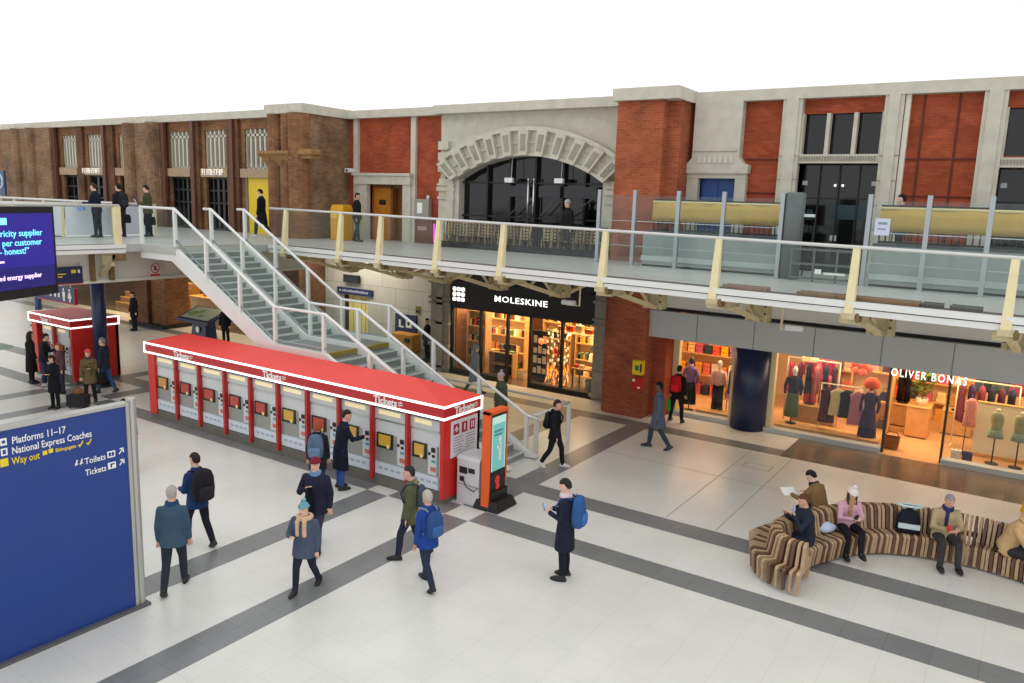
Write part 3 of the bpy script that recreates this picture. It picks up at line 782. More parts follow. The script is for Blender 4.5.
rail_logo(kfas, .056, 1.06, 2.07, .14, M_letter, EAST)
# notice on the end wall
mb = MB().use(mat('notice_white',(226,222,224),.5)).box(0,.012,.25,1.2,1.0,1.82)
mb.use(mat('notice_crimson',(170,30,60),.5))
for q in range(3): mb.box(.012,.016,.33+.29*q,.53+.29*q,1.5,1.74)
mb.use(M_letter)
for q in range(3):
    y = .43+.29*q
    if q == 0: mb.box(.016,.02,y-.06,y+.06,1.6,1.64).box(.016,.02,y-.02,y+.02,1.56,1.69)
    elif q == 1: mb.box(.016,.02,y-.02,y+.02,1.55,1.70)
    else: mb.box(.016,.02,y-.05,y-.02,1.55,1.7).box(.016,.02,y+.02,y+.05,1.55,1.7)
mb.use(mat('notice_print',(150,150,170),.6))
for q in range(6): mb.box(.012,.014,.33,.33+(.35,.3,.36,.28,.34,.3)[q],1.42-.06*q,1.44-.06*q).box(.012,.014,.78,.78+(.3,.35,.25,.33,.3,.2)[q],1.42-.06*q,1.44-.06*q)
mb.build('notice_panel', None, kd)

M_hdr = mat('lit_header', (234,218,172), .5, emit=(255,232,180), estr=.3)
M_scr = {'orange': mat('screen_orange', (170,122,50), .3, emit=(220,150,60), estr=.16), 'red': mat('screen_red', (150,50,38), .3, emit=(200,60,44), estr=.18), 'gold': mat('screen_gold', (176,140,48), .3, emit=(220,170,60), estr=.16)}
M_machg = mat('machine_grey', (150,150,145), .45, .2, var=.05)
M_machl = mat('machine_light', (204,207,206), .45, var=.03)
def ticket_machine(label, x, y, scr, wdt, group='ticket machines in the long red kiosk', crowd=True):
    t = thing('ticket_machine', label, 'ticket machine', (x, y, .26), 0, group)
    h = wdt/2
    mb = MB().use(M_machl).box(-h,h,.0,.5,0,1.6); mb.use(M_machg).box(-h+.03,h-.03,-.02,0,.32,.98); mb.build('body', None, t)
    mb = MB().use(M_silver).box(-h,h,-.02,.02,1.32,1.6); mb.use(M_hdr).box(-h+.12,h-.22,-.03,-.02,1.44,1.54); mb.use(M_steel).box(-h,h,-.035,-.015,1.30,1.33); mb.build('header', None, t)
    mb = MB().use(M_black).hexa([(-h+.07,-.05,.66),(.06,-.05,.66),(.06,-.02,.66),(-h+.07,-.02,.66)],[(-h+.07,-.03,1.0),(.06,-.03,1.0),(.06,0,1.0),(-h+.07,0,1.0)])
    scr_o = mb.build('screen', None, t); mb = MB().use(M_scr[scr]).hexa([(-h+.15,-.062,.72),(.0,-.062,.72),(.0,-.04,.72),(-h+.15,-.04,.72)],[(-h+.13,-.046,.97),(.0,-.046,.97),(.0,-.03,.97),(-h+.13,-.03,.97)])
    mb.use(mat('screen_tip',(210,180,110),.3,emit=(240,210,140),estr=.2)).box(-.1,-.02,-.066,-.06,.68,.76)
    mb.build('display', None, scr_o)
    mb = MB().use(M_machl).box(h-.30,h-.06,-.035,0,.34,1.0); pay = mb.build('payment_panel', None, t); mb = MB().use(M_black).box(h-.2,h-.1,-.06,-.03,.86,.96).box(h-.18,h-.11,-.05,-.03,.74,.8).box(h-.29,h-.23,-.05,-.03,.78,.84)
    mb.use(mat('slot_blue',(90,150,170),.4)).box(h-.2,h-.1,-.045,-.03,.62,.68); mb.use(mat('slot_red',(196,110,100),.4)).box(h-.22,h-.08,-.045,-.03,.42,.52)
    mb.build('keypad', None, pay)
    mb = MB().use(mat('tray_white',(206,214,222),.4)).box(-h+.02,h-.02,-.03,0,.02,.30); mb.use(mat('tray_text',(164,172,184),.5))
    for q in range(4): mb.box(-h+.12+.18*q,-h+.24+.18*q,-.033,-.03,.14,.2)
    mb.build('lower_panel', None, t)
    return t
bays = [-20.77,-19.69,-18.63,-17.52,-16.47,-15.4,-14.33,-13.24,-12.17,-11.1,-10.2]
scr = ['orange','red','red','red','red','gold','red','gold','gold','gold']
desc = ['ticket machine with an orange screen at the far left end of the long red kiosk', 'ticket machine with a red screen, second from the left in the long red kiosk',
        'ticket machine with a red screen, third from the left in the long red kiosk', 'ticket machine with a red screen, fourth from the left in the long red kiosk',
        'ticket machine with a red screen below the middle Tickets lettering', 'ticket machine with a gold screen just left of the woman carrying a grey backpack',
        'ticket machine half hidden by the woman carrying a grey backpack', 'ticket machine being used by the man in a long navy coat',
        'ticket machine with a gold screen just right of the man in a navy coat', 'ticket machine with a gold screen at the right hand end of the long red kiosk']
for i in range(10):
    ticket_machine(desc[i], (bays[i]+bays[i+1])/2, KY+.1, scr[i], bays[i+1]-bays[i]-.08)
for i in range(1, 10):
    MB().box(bays[i]-KX1-.04, bays[i]-KX1+.04, -.02, .4, .14, 1.92).build('divider', M_reddk, kd)

sk = thing('small_ticket_kiosk', 'small red ticket kiosk behind the dark blue column at the left', 'ticket kiosk', (-26.25, 13.15, 0))
sfas = kiosk(sk, 2.7, 1.6, 1, roofmat=mat('kiosk_roof_pink', (196,92,88), .5, var=.06))
text('Tickets', .2, M_letter, sfas, (-1.9, -.055, 2.0), FRONT, bold=.004, width=.5); rail_logo(sfas, -1.25, -.055, 2.07, .13, M_letter)
for i, (x, lab) in enumerate(((-27.95, 'ticket machine at the left of the small red kiosk, behind the long dark coat'), (-27.0, 'ticket machine at the right of the small red kiosk'))):
    ticket_machine(lab, x-.0, 13.26, 'red', .8, 'ticket machines in the small red kiosk')
MB().box(-1.27,-1.15,-.02,.4,.14,1.92).build('divider', M_reddk, sk)

# --- white cabinet and advertising totem at the kiosk's end
t = thing('phone_cabinet', 'white metal cabinet with a dark keypad against the red end of the long kiosk', 'cabinet', (-9.68, 13.25, 0))
mb = MB().use(mat('cabinet_white',(206,206,208),.4)).box(-.3,.3,-.25,.3,0,1.0).hexa([(-.32,-.27,1.0),(.32,-.27,1.0),(.32,.32,1.0),(-.32,.32,1.0)],[(-.3,-.2,1.08),(.3,-.2,1.08),(.3,.32,1.1),(-.3,.32,1.1)]).build('body', None, t, bevel=.015)
mb = MB().use(M_black).box(-.22,-.02,-.27,-.25,.7,.84); mb.box(.02,.18,-.27,-.25,.74,.84).box(-.2,-.1,-.28,-.25,.52,.62); mb.build('keypad', None, t)
MB().tube([(-.1,-.28,.55),(0,-.3,.42),(.2,-.3,.36),(.28,-.28,.45)], .012, 5).build('cord', M_black, t, True)
MB().box(-.31,.31,-.262,-.25,.44,.45).build('door_seam', mat('seam_grey',(120,120,122),.5), t)
t = thing('advertising_totem', 'orange and black advertising totem with a teal screen beside the long red kiosk', 'advertising totem', (-9.2, 13.3, 0))
mb = MB().use(mat('totem_orange',(236,94,34),.4)).box(-.1,.1,-.34,-.29,.08,2.18).box(-.1,.1,-.34,.34,2.1,2.18).box(-.1,.1,.3,.34,.5,2.18).build('frame', None, t, bevel=.01)
MB().use(M_black).box(-.08,.085,-.29,.3,.2,2.1).build('casing', None, t)
mb = MB().use(mat('totem_teal',(104,176,174),.3,emit=(110,190,186),estr=.35)).box(.085,.092,-.25,.26,.85,2.04); mb.use(mat('totem_pale',(190,224,214),.3,emit=(190,224,214),estr=.3)).box(.092,.094,-.25,.26,1.88,2.04).box(.092,.094,-.25,-.22,.85,1.96).box(.092,.094,.23,.26,.85,1.96)
mb.use(M_letter).box(.092,.096,.02,.1,1.05,1.45).box(.092,.096,-.04,.04,1.32,1.4).ball((.093,.06,1.52),.01,.05,.06,8,5)
mb.use(mat('totem_teal2',(70,140,142),.4)).box(.092,.095,-.16,.12,1.62,1.66).box(.092,.095,-.16,.16,1.7,1.74)
mb.build('screen', None, t)
mb = MB().use(mat('totem_red',(200,40,30),.4,emit=(210,40,30),estr=.25)).ball((.088,.0,.62),.01,.09,.1,10,6).ball((.088,.02,.47),.01,.08,.07,10,6); mb.build('emblem', None, t)
MB().use(M_black).hexa([(-.3,-.36,0),(.36,-.36,0),(.36,.42,0),(-.3,.42,0)],[(-.24,-.3,.22),(.26,-.3,.22),(.26,.36,.22),(-.24,.36,.22)]).box(-.12,.14,-.28,.34,.2,.4).build('foot', None, t, bevel=.02)

# ================================================================== SIGNS AND SCREENS
t = thing('direction_sign', 'large blue station direction sign with white lettering and silver edge at the lower left', 'sign', (-11.15, 6.25, 0))
MB().box(-.12,0,-3.2,.05,.05,3.30).build('panel', M_signblue, t)
mb = MB().use(mat('sign_edge_silver',(186,184,178),.35,.6)).box(-.13,.02,.05,.10,0,3.34).box(-.14,.03,-3.2,.10,3.30,3.345).tube([(-.05,.17,0),(-.05,.17,3.39)],.07,12); mb.build('edge_frame', None, t)
MB().box(-.2,.08,-3.25,.26,0,.05).build('base', mat('sign_base',(90,90,92),.5), t)
def sgn(body, size, m, y, z, wdt, **k): return text(body, size, m, t, (.004, y-6.25, z), EAST, width=wdt, depth=.002, bold=.0012, **k)
M_sy = mat('sign_yellow', (238,206,40), .5)
sgn('Platforms 11\u201317', .14, M_letter, 4.71, 3.085, .70)
sgn('National Express Coaches', .14, M_letter, 4.70, 2.945, 1.07)
sgn('Way out', .14, M_sy, 4.69, 2.80, .36)
sgn('Bishopsgate', .075, M_sy, 5.26, 2.835, .28)
sgn('Toilets', .13, M_letter, 5.65, 2.55, .31)
sgn('Tickets', .13, M_letter, 5.65, 2.375, .31)
mb = MB()
mb.use(M_letter).box(0,.004,-1.68,-1.6,3.09,3.19).box(0,.004,-1.68,-1.6,2.95,3.05); mb.use(M_sy).box(0,.004,-1.70,-1.6,2.80,2.91).box(0,.004,-1.16,-1.1,2.83,2.89).box(0,.004,-1.08,-1.02,2.84,2.9)
mb.use(M_letter).box(0,.004,-.26,-.14,2.555,2.655).box(0,.004,-.26,-.14,2.38,2.48)
mb.use(M_signblue).box(.004,.006,-.24,-.205,2.575,2.635).box(.004,.006,-.195,-.16,2.575,2.635).box(.004,.006,-.225,-.2,2.4,2.46).box(.004,.006,-.225,-.16,2.44,2.46).box(.004,.006,-1.66,-1.62,3.12,3.16).box(.004,.006,-1.66,-1.62,2.97,3.03)
mb.use(M_letter)
for z in (2.63, 2.455):                               # little arrows
    mb.add([(.004,-.09,z-.05),(.004,-.075,z-.06),(.004,-.02,z+.01),(.004,-.035,z+.02)],[(0,1,2,3)]); mb.box(.003,.005,-.07,-.005,z+.015,z+.035); mb.box(.003,.005,-.025,-.005,z-.04,z+.03)
for q in (0,1): mb.tube([(.004,-.73+.07*q,2.565),(.004,-.70+.07*q,2.645)],.011,5); mb.box(.003,.005,-.735+.07*q,-.69+.07*q,2.575,2.592)
mb.use(M_sy)
for q in (0,1): mb.tube([(.004,-.66+.12*q,2.83),(.004,-.61+.12*q,2.89)],.010,5); mb.box(.003,.005,-.68+.12*q,-.64+.12*q,2.85,2.865); mb.ball((.004,-.61+.12*q,2.905),.003,.012,.012,6,4)
mb.build('pictogram_print', None, t)

SA = math.atan2(.9045, -.4264)
t = thing('advertising_screen', 'large purple blue advertising screen in a black case at the upper left', 'screen', (-14.36, 7.04, 0), SA)
MB().box(-3.3,.0,.02,.5,4.66,6.17).build('case', M_black, t)
M_scrblue = mat('screen_blue', (44,36,128), .3, emit=(58,46,168), estr=.35); M_scrpur = mat('screen_indigo', (38,34,104), .3, emit=(46,42,132), estr=.3)
mb = MB().use(M_scrblue).box(-3.25,-.07,0,.03,5.18,6.06); mb.use(M_scrpur).box(-3.25,-.08,0,.03,4.82,5.18); mb.build('display', None, t)
M_cy = mat('screen_cyan', (120,220,240), .4, emit=(120,225,245), estr=1.0); M_pk = mat('screen_pale', (236,210,250), .4, emit=(240,215,255), estr=1.0)
def ledt(body, size, m, xr, z, wdt):
    o = text(body, size, m, t, (xr-wdt, -.004, z), (PI/2,0,0), width=wdt, depth=.002, bold=.001)
ledt('electricity supplier', .15, M_cy, -.33, 5.69, 1.24)
ledt('per customer', .15, M_cy, -.36, 5.535, .86)
ledt('- honest!\u201d', .15, M_cy, -.66, 5.40, .62)
ledt('rated energy supplier', .115, M_pk, -.41, 4.985, 1.06)
mb = MB().use(M_cy).box(-1.32,-1.09,-.006,0,5.88,5.99); mb.use(M_letter).box(-1.17,-1.13,-.008,-.006,5.9,5.97); mb.use(M_pk).box(-1.30,-1.2,-.006,0,5.27,5.3)
mb.build('graphics', None, t)
MB().box(-3.2,-3.0,.1,.4,0,5.0).box(-3.4,-2.8,0,.5,0,.06).build('support_post', M_black, t)

t = thing('blue_column', 'dark blue round steel column in front of the small red kiosk', 'column', (-25.5, 13.7, 0))
MB().lathe([(.22,0),(.22,4.62)], (0,0,0), 20).build('shaft', M_navy, t, True); MB().lathe([(.3,0),(.3,.06),(.22,.1)], (0,0,0), 20).build('collar', M_black, t, True)
struct(MB().lathe([(.53,0),(.53,2.6)], (-6.78, 23.3, 0), 32).build('column_blue', M_navy, None, True))

t = thing('toilet_sign', 'dark blue hanging toilet sign with white man and woman figures', 'sign', (-27.0, 13.4, 2.70))
mb = MB().use(M_signdark).box(-1.9,.6,0,.1,0,.52); mb.use(mat('sign_red_line',(190,50,60),.5)).box(-1.9,.62,-.01,.1,-.03,0).box(.6,.62,-.01,.1,0,.52); mb.build('panel', None, t)
mb = MB()
for x, fem in ((-.08,0),(.3,1)):
    mb.ball((x,-.006,.43),.05,.004,.05,10,6)
    if fem: mb.extr([(x-.05,.36),(x+.05,.36),(x+.13,.16),(x-.13,.16)],-.008,0); mb.extr([(x-.045,.16),(x-.01,.16),(x-.01,.04),(x-.045,.04)],-.008,0); mb.extr([(x+.01,.16),(x+.045,.16),(x+.045,.04),(x+.01,.04)],-.008,0)
    else: mb.extr([(x-.09,.36),(x+.09,.36),(x+.07,.18),(x-.07,.18)],-.008,0); mb.extr([(x-.06,.18),(x-.01,.18),(x-.01,.04),(x-.06,.04)],-.008,0); mb.extr([(x+.01,.18),(x+.06,.18),(x+.06,.04),(x+.01,.04)],-.008,0)
for x in (-1.0,-.7,-.45): mb.box(x,x+.1,-.008,0,.14,.3)
mb.build('pictogram_print', M_letter, t)
MB().box(-1.5,-1.46,.03,.07,.52,1.78).box(.3,.34,.03,.07,.52,1.78).build('hanger', M_steel, t)
t = thing('platform_sign', 'dark blue direction sign with yellow marks just right of the blue screen', 'sign', (-24.29, 11.9, 3.66), PI/2)
mb = MB().use(M_signdark).box(-1.4,.70,-.04,.0,0,.5); mb.use(mat('sign_red_line',(190,50,60),.5)).box(-1.4,.70,-.045,.0,-.03,0); mb.build('panel', None, t)
mb = MB().use(M_sy).box(.36,.5,-.046,-.04,.3,.4).box(-.7,.2,-.046,-.04,.27,.3).box(-.7,.1,-.046,-.04,.19,.22); mb.use(M_letter).box(.56,.62,-.046,-.04,.3,.4).box(-1.2,-.1,-.046,-.04,.36,.41); mb.build('lettering', None, t)
MB().box(-1,-.96,-.03,.0,.5,.62).box(.6,.64,-.03,.0,.5,.62).build('hanger', M_steel, t)
mb = MB().use(mat('plate_white',(224,222,214),.5)).box(0,.012,-.2,.2,-.2,.28); mb.use(mat('warning_red',(196,64,60),.5)); 
ring = [(.014, .15*math.cos(2*PI*k/20), .1+.15*math.sin(2*PI*k/20)) for k in range(20)]; mb.tube(ring+[ring[0]], .018, 5); mb.bar((.014,-.1,.2),(.014,.1,0),.02,.03); mb.box(.012,.016,-.17,.17,-.17,-.09)
mb.use(M_black).box(.013,.016,-.04,.04,.03,.17)
tag(mb.build('prohibition_sign'), 'small white sign with a red prohibition circle on the cream beam under the landing', 'sign', None, (-24.29, 15.0, 3.88))
# lower wall signs
t = thing('door_sign', 'long black sign with pale lettering over the yellow door on the tiled wall', 'sign', (-26.3, 26.1, 2.04))
MB().box(-1.1,1.15,0,.1,0,.3).build('panel', M_signdark, t)
mb = MB().use(mat('pale_print',(176,178,190),.5))
for k in range(13): mb.box(-.75+.13*k,-.67+.13*k,-.006,0,.1,.1+(.1,.12,.09)[k%3])
mb.ball((-.9,-.003,.15),.06,.004,.06,10,5); mb.build('lettering', None, t)
t = thing('hanging_monitor', 'black monitor on the pale tiled wall above the yellow door', 'monitor', (-26.4, 26.0, 2.62))
MB().box(-.5,.5,0,.12,0,.34).build('case', M_black, t, bevel=.01); MB().box(-.46,.46,-.006,0,.03,.31).build('screen', M_darkglass, t); MB().box(-.05,.05,.1,.2,.1,.24).build('wall_bracket', M_steel, t)
t = thing('information_sign', 'square blue information sign with white pictograms on the pale tiled wall', 'sign', (-23.1, 26.1, .35))
MB().box(-.62,.6,0,.1,0,1.1).build('panel', M_signdark, t)
mb = MB().use(M_letter).box(-.4,-.28,-.006,0,.55,.85).box(-.4,-.1,-.006,0,.5,.58).box(.02,.36,-.006,0,.52,.86); mb.use(M_signdark).ball((.18,-.008,.72),.08,.004,.1,10,5); mb.build('pictogram_print', None, t)
t = thing('ticket_barrier_machine', 'orange yellow machine standing below the blue information sign', 'machine', (-22.55, 25.5, 0))
MB().use(mat('machine_amber',(206,140,30),.5)).box(-.62,.62,-.3,.3,0,.75).build('body', None, t, bevel=.03)
mb = MB().use(M_black).box(-.5,.1,-.32,-.3,.1,.2).box(.2,.5,-.32,-.3,.4,.6); mb.build('slot', None, t)
mb = MB().use(mat('wall_plate_olive',(120,108,40),.5)).box(-.12,.12,0,.03,0,.34); mb.use(M_black).box(-.08,.08,-.006,0,.06,.16)
tag(mb.build('wall_plate'), 'small olive yellow plate on the tiled wall right of the blue information sign', 'wall plate', None, (-22.45, 26.15, 1.55))
# boxes on the brick pier
t = thing('defibrillator_cabinet', 'yellow defibrillator cabinet on the red brick pier', 'cabinet', (-9.9, 21.98, 1.42))
MB().box(-.12,.22,-.2,0,0,.45).build('body', M_yellow, t, bevel=.02); mb = MB().use(mat('aed_green',(40,110,60),.5)).box(-.02,.1,-.208,-.2,.14,.3); mb.use(M_black).box(.14,.2,-.208,-.2,.1,.36); mb.build('door_mark', None, t)
t = thing('fire_point', 'red fire alarm box under the yellow cabinet on the brick pier', 'fire box', (-9.9, 21.98, .93))
MB().box(-.12,.22,-.16,0,0,.4).build('body', mat('fire_red',(186,26,30),.4), t, bevel=.02); mb = MB().use(M_letter).box(-.1,-.02,-.168,-.16,.26,.34).box(.08,.16,-.168,-.16,.06,.12); mb.build('label_mark', None, t)

# --- shop signs
t = thing('stationery_shop_sign', 'black shop sign with white MOLESKINE lettering and square logo of dots', 'shop sign', (-15.2, 23.28, 2.6))
MB().box(-3.1,3.05,-.06,.02,0,.95).build('board', M_black, t)
text('MOLESKINE', .30, M_letterlit, t, (-1.09,-.07,.36), FRONT, bold=.003, width=2.25, spacing=1.1)
mb = MB()
for i in range(3):
    for j in range(3): mb.extr([(-3.0+.2*i+dx, .2+.19*j+dz) for dx, dz in ((.03,0),(.13,0),(.16,.03),(.16,.12),(.13,.15),(.03,.15),(0,.12),(0,.03))], -.075, -.06)
mb.build('logo', M_letterlit, t)
t = thing('clothes_shop_sign', 'row of white letters reading OLIVER BONAS hanging over the clothes shop entrance', 'shop sign', (-3.0, 23.2, 2.17))
text('OLIVER BONAS', .30, M_letterlit, t, (0,0,.04), FRONT, depth=.02, bold=.0, width=1.80, spacing=1.25)
MB().box(-.02,1.9,.02,.05,.27,.30).box(.1,.13,.02,.05,.28,.41).box(1.75,1.78,.02,.05,.28,.41).build('hanging_bar', M_black, t)

# ================================================================== PEOPLE
REMESH = []          # (object, voxel, smooth iterations, callback)
def V(*a): return Vector(a)
def ellring(c, ax, ay, rx, ry, n=14):
    return [c + ax*rx*math.cos(2*PI*k/n) + ay*ry*math.sin(2*PI*k/n) for k in range(n)]
def soft(name, mb, m, parent, voxel, smooth=3, cb=None):
    o = mb.build(name, m, parent)
    r = o.modifiers.new('unite', 'REMESH'); r.mode = 'VOXEL'; r.voxel_size = voxel; r.use_smooth_shade = True
    s = o.modifiers.new('relax', 'SMOOTH'); s.factor = .5; s.iterations = smooth
    REMESH.append((o, cb)); return o
def limb(mb, pts, rad, n=10):
    """tapered limb with rounded joints"""
    mb.tube(pts, rad, n)
    for p, r in zip(pts, rad): mb.ball(p, r*.99, n=n, m=6)
def fabric(rgb, rough=.85):
    return mat('cloth_%d_%d_%d' % rgb, rgb, rough, var=.12, scale=7, spec=.2)
SKIN = {'fair': (222,178,154), 'tan': (192,146,118), 'dark': (112,76,58), 'ruddy': (212,160,140)}
M_eye = mat('eye_dark', (30,24,22), .3)
M_lip = mat('lip_rose', (168,96,90), .5)

def person(label, loc, face, h=1.75, pose='stand', la=None, ra=None, lean=0.0, head=(0,0), skin='fair',
           top=(30,32,40), top_len=.12, legs=(32,34,42), shoe=(26,24,24), hair=('short',(50,38,30)), extra=(), build=1.0, seat=.45, twist=0.0, stride=1.0):
    """face: heading in degrees, 0 looks towards +y (away), 180 towards the viewer. la/ra: (upper, fore) arm directions in body axes x right, y forward, z up."""
    s = h/1.76; build *= 1.08
    root = thing('person', label, 'person', loc, math.radians(face))
    msk = mat('skin_'+skin, SKIN[skin], .55, var=.03, scale=10)
    # ---- skeleton
    G = {'stand': (((-.03,.02,-1),(-.02,-.03,-1)), ((.03,.0,-1),(.02,-.04,-1))),
         'walk':  (((-.02,.42*stride,-1),(-.01,.10,-1)), ((.02,-.22*stride,-1),(.01,-.62*stride,-1))),
         'walk2': (((-.02,-.22*stride,-1),(-.01,-.62*stride,-1)), ((.02,.42*stride,-1),(.01,.10,-1))),
         'wide':  (((-.16,.05,-1),(-.10,-.04,-1)), ((.16,-.02,-1),(.10,-.06,-1))),
         'sit':   (((-.12,1,-.04),(-.02,.12,-1)), ((.12,1,-.04),(.02,.06,-1))),
         'sitx':  (((-.10,1,.06),(.18,.5,-.8)), ((.10,1,-.06),(.02,.02,-1)))}[pose]
    dirs = [[V(*d).normalized() for d in g] for g in G]
    hipx, TL, SL, AK = .092, .43, .42, .075
    drop = max(-(d[0].z*TL + d[1].z*SL) for d in dirs) + AK
    PZ = drop + .02
    if pose.startswith('sit'): PZ = seat/s + .11
    P0 = V(0,0,PZ); U = V(0, math.sin(lean), math.cos(lean)); FW = V(0, math.cos(lean), -math.sin(lean)); X = V(1,0,0)
    tw = Matrix.Rotation(twist, 3, 'Z'); SX = tw @ X; SF = tw @ FW
    hips = [P0 + V(-hipx,0,-.02), P0 + V(hipx,0,-.02)]
    knees = [hips[i] + dirs[i][0]*TL for i in (0,1)]
    ank = [knees[i] + dirs[i][1]*SL for i in (0,1)]
    neckb = P0 + U*.56; shs = [P0 + U*.462 - SX*.160*build, P0 + U*.462 + SX*.160*build]
    la = la or ((-.16,-.06,-1),(-.04,.22,-1)); ra = ra or ((.16,.06,-1),(.04,.30,-1))
    arms = []
    for i, a in enumerate((la, ra)):
        u = (tw @ V(*a[0])).normalized(); f = (tw @ V(*a[1])).normalized()
        e = shs[i] + u*.285; w_ = e + f*.25
        arms.append((shs[i], e, w_, f))
    HP = neckb + U*.165 + FW*.035
    HR = Matrix.Rotation(math.radians(head[0]), 3, 'Z') @ Matrix.Rotation(-lean*.4 - math.radians(head[1]), 3, 'X')
    def H(x, y, z): return HP + HR @ V(x, y, z)
    # ---- one continuous body
    b = MB()
    tors = [(-.12,.10,.085,0),(-.05,.158,.112,0),(.05,.152,.108,0),(.16,.132,.095,0),(.28,.150,.106,.0),(.40,.168,.112,0),(.48,.155,.095,-.005),(.535,.095,.07,-.005),(.57,.058,.056,.005),(.64,.054,.056,.02),(.68,.05,.052,.028)]
    def spine(o):
        k = max(0, min(1, o/.5)); ax = X.lerp(SX, k); ay = FW.lerp(SF, k); return ax, ay
    rr = []
    for o, rx, ry, fy in tors:
        ax, ay = spine(o); rr.append(ellring(P0 + U*o + FW*fy, ax, ay, rx*build, ry*build))
    b.rings(rr)
    hd = [(-.128,.028,.03,.045),(-.108,.05,.052,.036),(-.07,.064,.076,.02),(-.02,.073,.092,.008),(.03,.077,.098,0),(.075,.070,.089,-.004),(.108,.048,.06,-.008),(.124,.018,.022,-.01)]
    b.rings([[H(rx*math.cos(2*PI*k/16), fy+ry*math.sin(2*PI*k/16), z) for k in range(16)] for z, rx, ry, fy in hd])
    b.rings([[H(q*.012*c0, .088+dy+q*.008, z+q*.0+dz) for c0, dy, dz in ((-1,0,0),(1,0,0),(.6,.014,0),(-.6,.014,0))] for z, q in ((.018,.6),(-.012,1.0),(-.034,1.5),(-.044,1.0))])
    for sx in (-1,1):
        b.rings([[H(sx*.075+.012*math.cos(2*PI*k/8)*(.6), -.005+r*.022*math.sin(2*PI*k/8)-.004, -.008+r*.0+zz) for k in range(8)] for zz, r in ((-.034,.5),(-.015,.9),(.01,1.1),(.03,.6))])
    for i in (0,1):
        limb(b, [hips[i], knees[i], knees[i].lerp(ank[i], .35)+ (dirs[i][0]-dirs[i][1])*.0 - V(0,.012,0), ank[i]], [.083*build,.054,.053,.036])
        heel = ank[i] + V(0,-.05,-AK+.03); toe = ank[i] + V((-1,1)[i]*.02,.17,-AK+.022)
        d = dirs[i][1]; pit = math.atan2(-d.y, -d.z) if pose.startswith('walk') else 0
        if pit > .3:                                     # trailing foot lifts its heel
            R = Matrix.Rotation(-.55, 3, 'X'); heel = ank[i] + R @ V(0,-.05,-AK+.03); toe = ank[i] + R @ V(0,.17,-AK+.022)
        arms_feet = (heel, toe)
        b.tube([heel, ank[i].lerp(heel,.4), ank[i].lerp(toe,.45)-V(0,0,.012), toe], [.03,.036,.034,.022], 8)
        sh, e, w_, f = arms[i]
        limb(b, [sh, e, w_], [.05*build,.040,.027])
        # hand: palm, four unequal bent fingers, thumb from the side
        sd = (f.cross(V(0,0,1))); sd = sd.normalized() if sd.length > .2 else SX.copy()
        pn = sd.cross(f).normalized(); mid = w_ + f*.085
        b.rings([ellring(w_+f*t, sd, pn, rw, rt, 10) for t, rw, rt in ((-.01,.024,.02),(.03,.036,.016),(.07,.042,.015),(.092,.040,.013))])
        for q, ln in enumerate((.066,.078,.072,.056)):
            o = (-.033+.022*q)*1.15
            k0 = w_ + f*.085 + sd*o; k1 = k0 + (f + sd*o*1.5 - pn*.25).normalized()*ln*.5; k2 = k1 + (f*.75 - pn*.65 + sd*o).normalized()*ln*.5
            b.tube([k0,k1,k2], [.0095,.0088,.0075], 6)
        inn = -1 if (X.dot(sd) * ((-1,1)[i])) > 0 else 1
        t0 = w_ + f*.03 + sd*.03*inn; t1 = t0 + (f*.6 + sd*inn*.8 - pn*.2).normalized()*.035; t2 = t1 + (f + sd*inn*.2 - pn*.3).normalized()*.03
        b.tube([t0,t1,t2], [.013,.011,.008], 6)
    b.v = [tuple(Vector(p)*s) for p in b.v]
    eyes = [H(sx*.031,.088,.012)*s for sx in (-1,1)]; lips = H(0,.094,-.062)*s
    brow = [H(sx*.031,.09,.034)*s for sx in (-1,1)]
    def paint(me):
        me.materials.append(M_eye); me.materials.append(M_lip)
        for p in me.polygons:
            c = p.center
            if min((c-e).length for e in eyes) < .0105*s: p.material_index = 1
            elif abs((HR.inverted() @ (c/s-HP)).x) < .021 and abs((HR.inverted() @ (c/s-HP)).z+.064) < .009 and (HR.inverted() @ (c/s-HP)).y > .06: p.material_index = 2
    body = soft('body', b, msk, root, .0092*s, 3, paint)
    # ---- clothes
    def scale(mb): mb.v = [tuple(Vector(p)*s) for p in mb.v]; return mb
    mt = fabric(legs); mj = fabric(top)
    c = MB()
    c.rings([ellring(P0+U*o, X, FW, rx*build, ry*build) for o, rx, ry in ((-.14,.10,.09),(-.06,.172,.128),(.05,.166,.122),(.12,.15,.112))])
    for i in (0,1): limb(c, [hips[i]-V(0,0,.0), knees[i], knees[i].lerp(ank[i],.5)-V(0,.008,0), ank[i]+V(0,0,.0)], [.098*build,.070,.066,.054])
    soft('trousers', scale(c), mt, root, .015*s, 3)
    j = MB()
    prof = [(.02,.178,.136),(.14,.165,.125),(.28,.174,.13),(.40,.186,.134),(.46,.178,.120),(.515,.135,.098),(.555,.095,.084),(.60,.076,.076)]
    low = []
    if top_len > 0 and not pose.startswith('sit'):
        n = 4
        for k in range(n, 0, -1):
            o = -top_len*k/n; wd = .182 + .05*(top_len*k/n)
            low.append((o, wd*1.0, .142 + (.16 if pose.startswith('walk') else .05)*(top_len*k/n)))
    elif pose.startswith('sit'): low = [(-.10,.18,.13)]
    rr = []
    for o, rx, ry in low + prof:
        ax, ay = spine(o); cc = P0 + (U*o if o > 0 else V(0,0,1)*o); rr.append(ellring(cc, ax, ay, rx*build, ry*build, 18))
    j.rings(rr)
    for i in (0,1):
        sh, e, w_, f = arms[i]
        limb(j, [sh, e, w_-f*.01], [.062*build,.057*build,.047])
    soft('coat' if top_len > .2 else 'jacket', scale(j), mj, root, .015*s, 3)
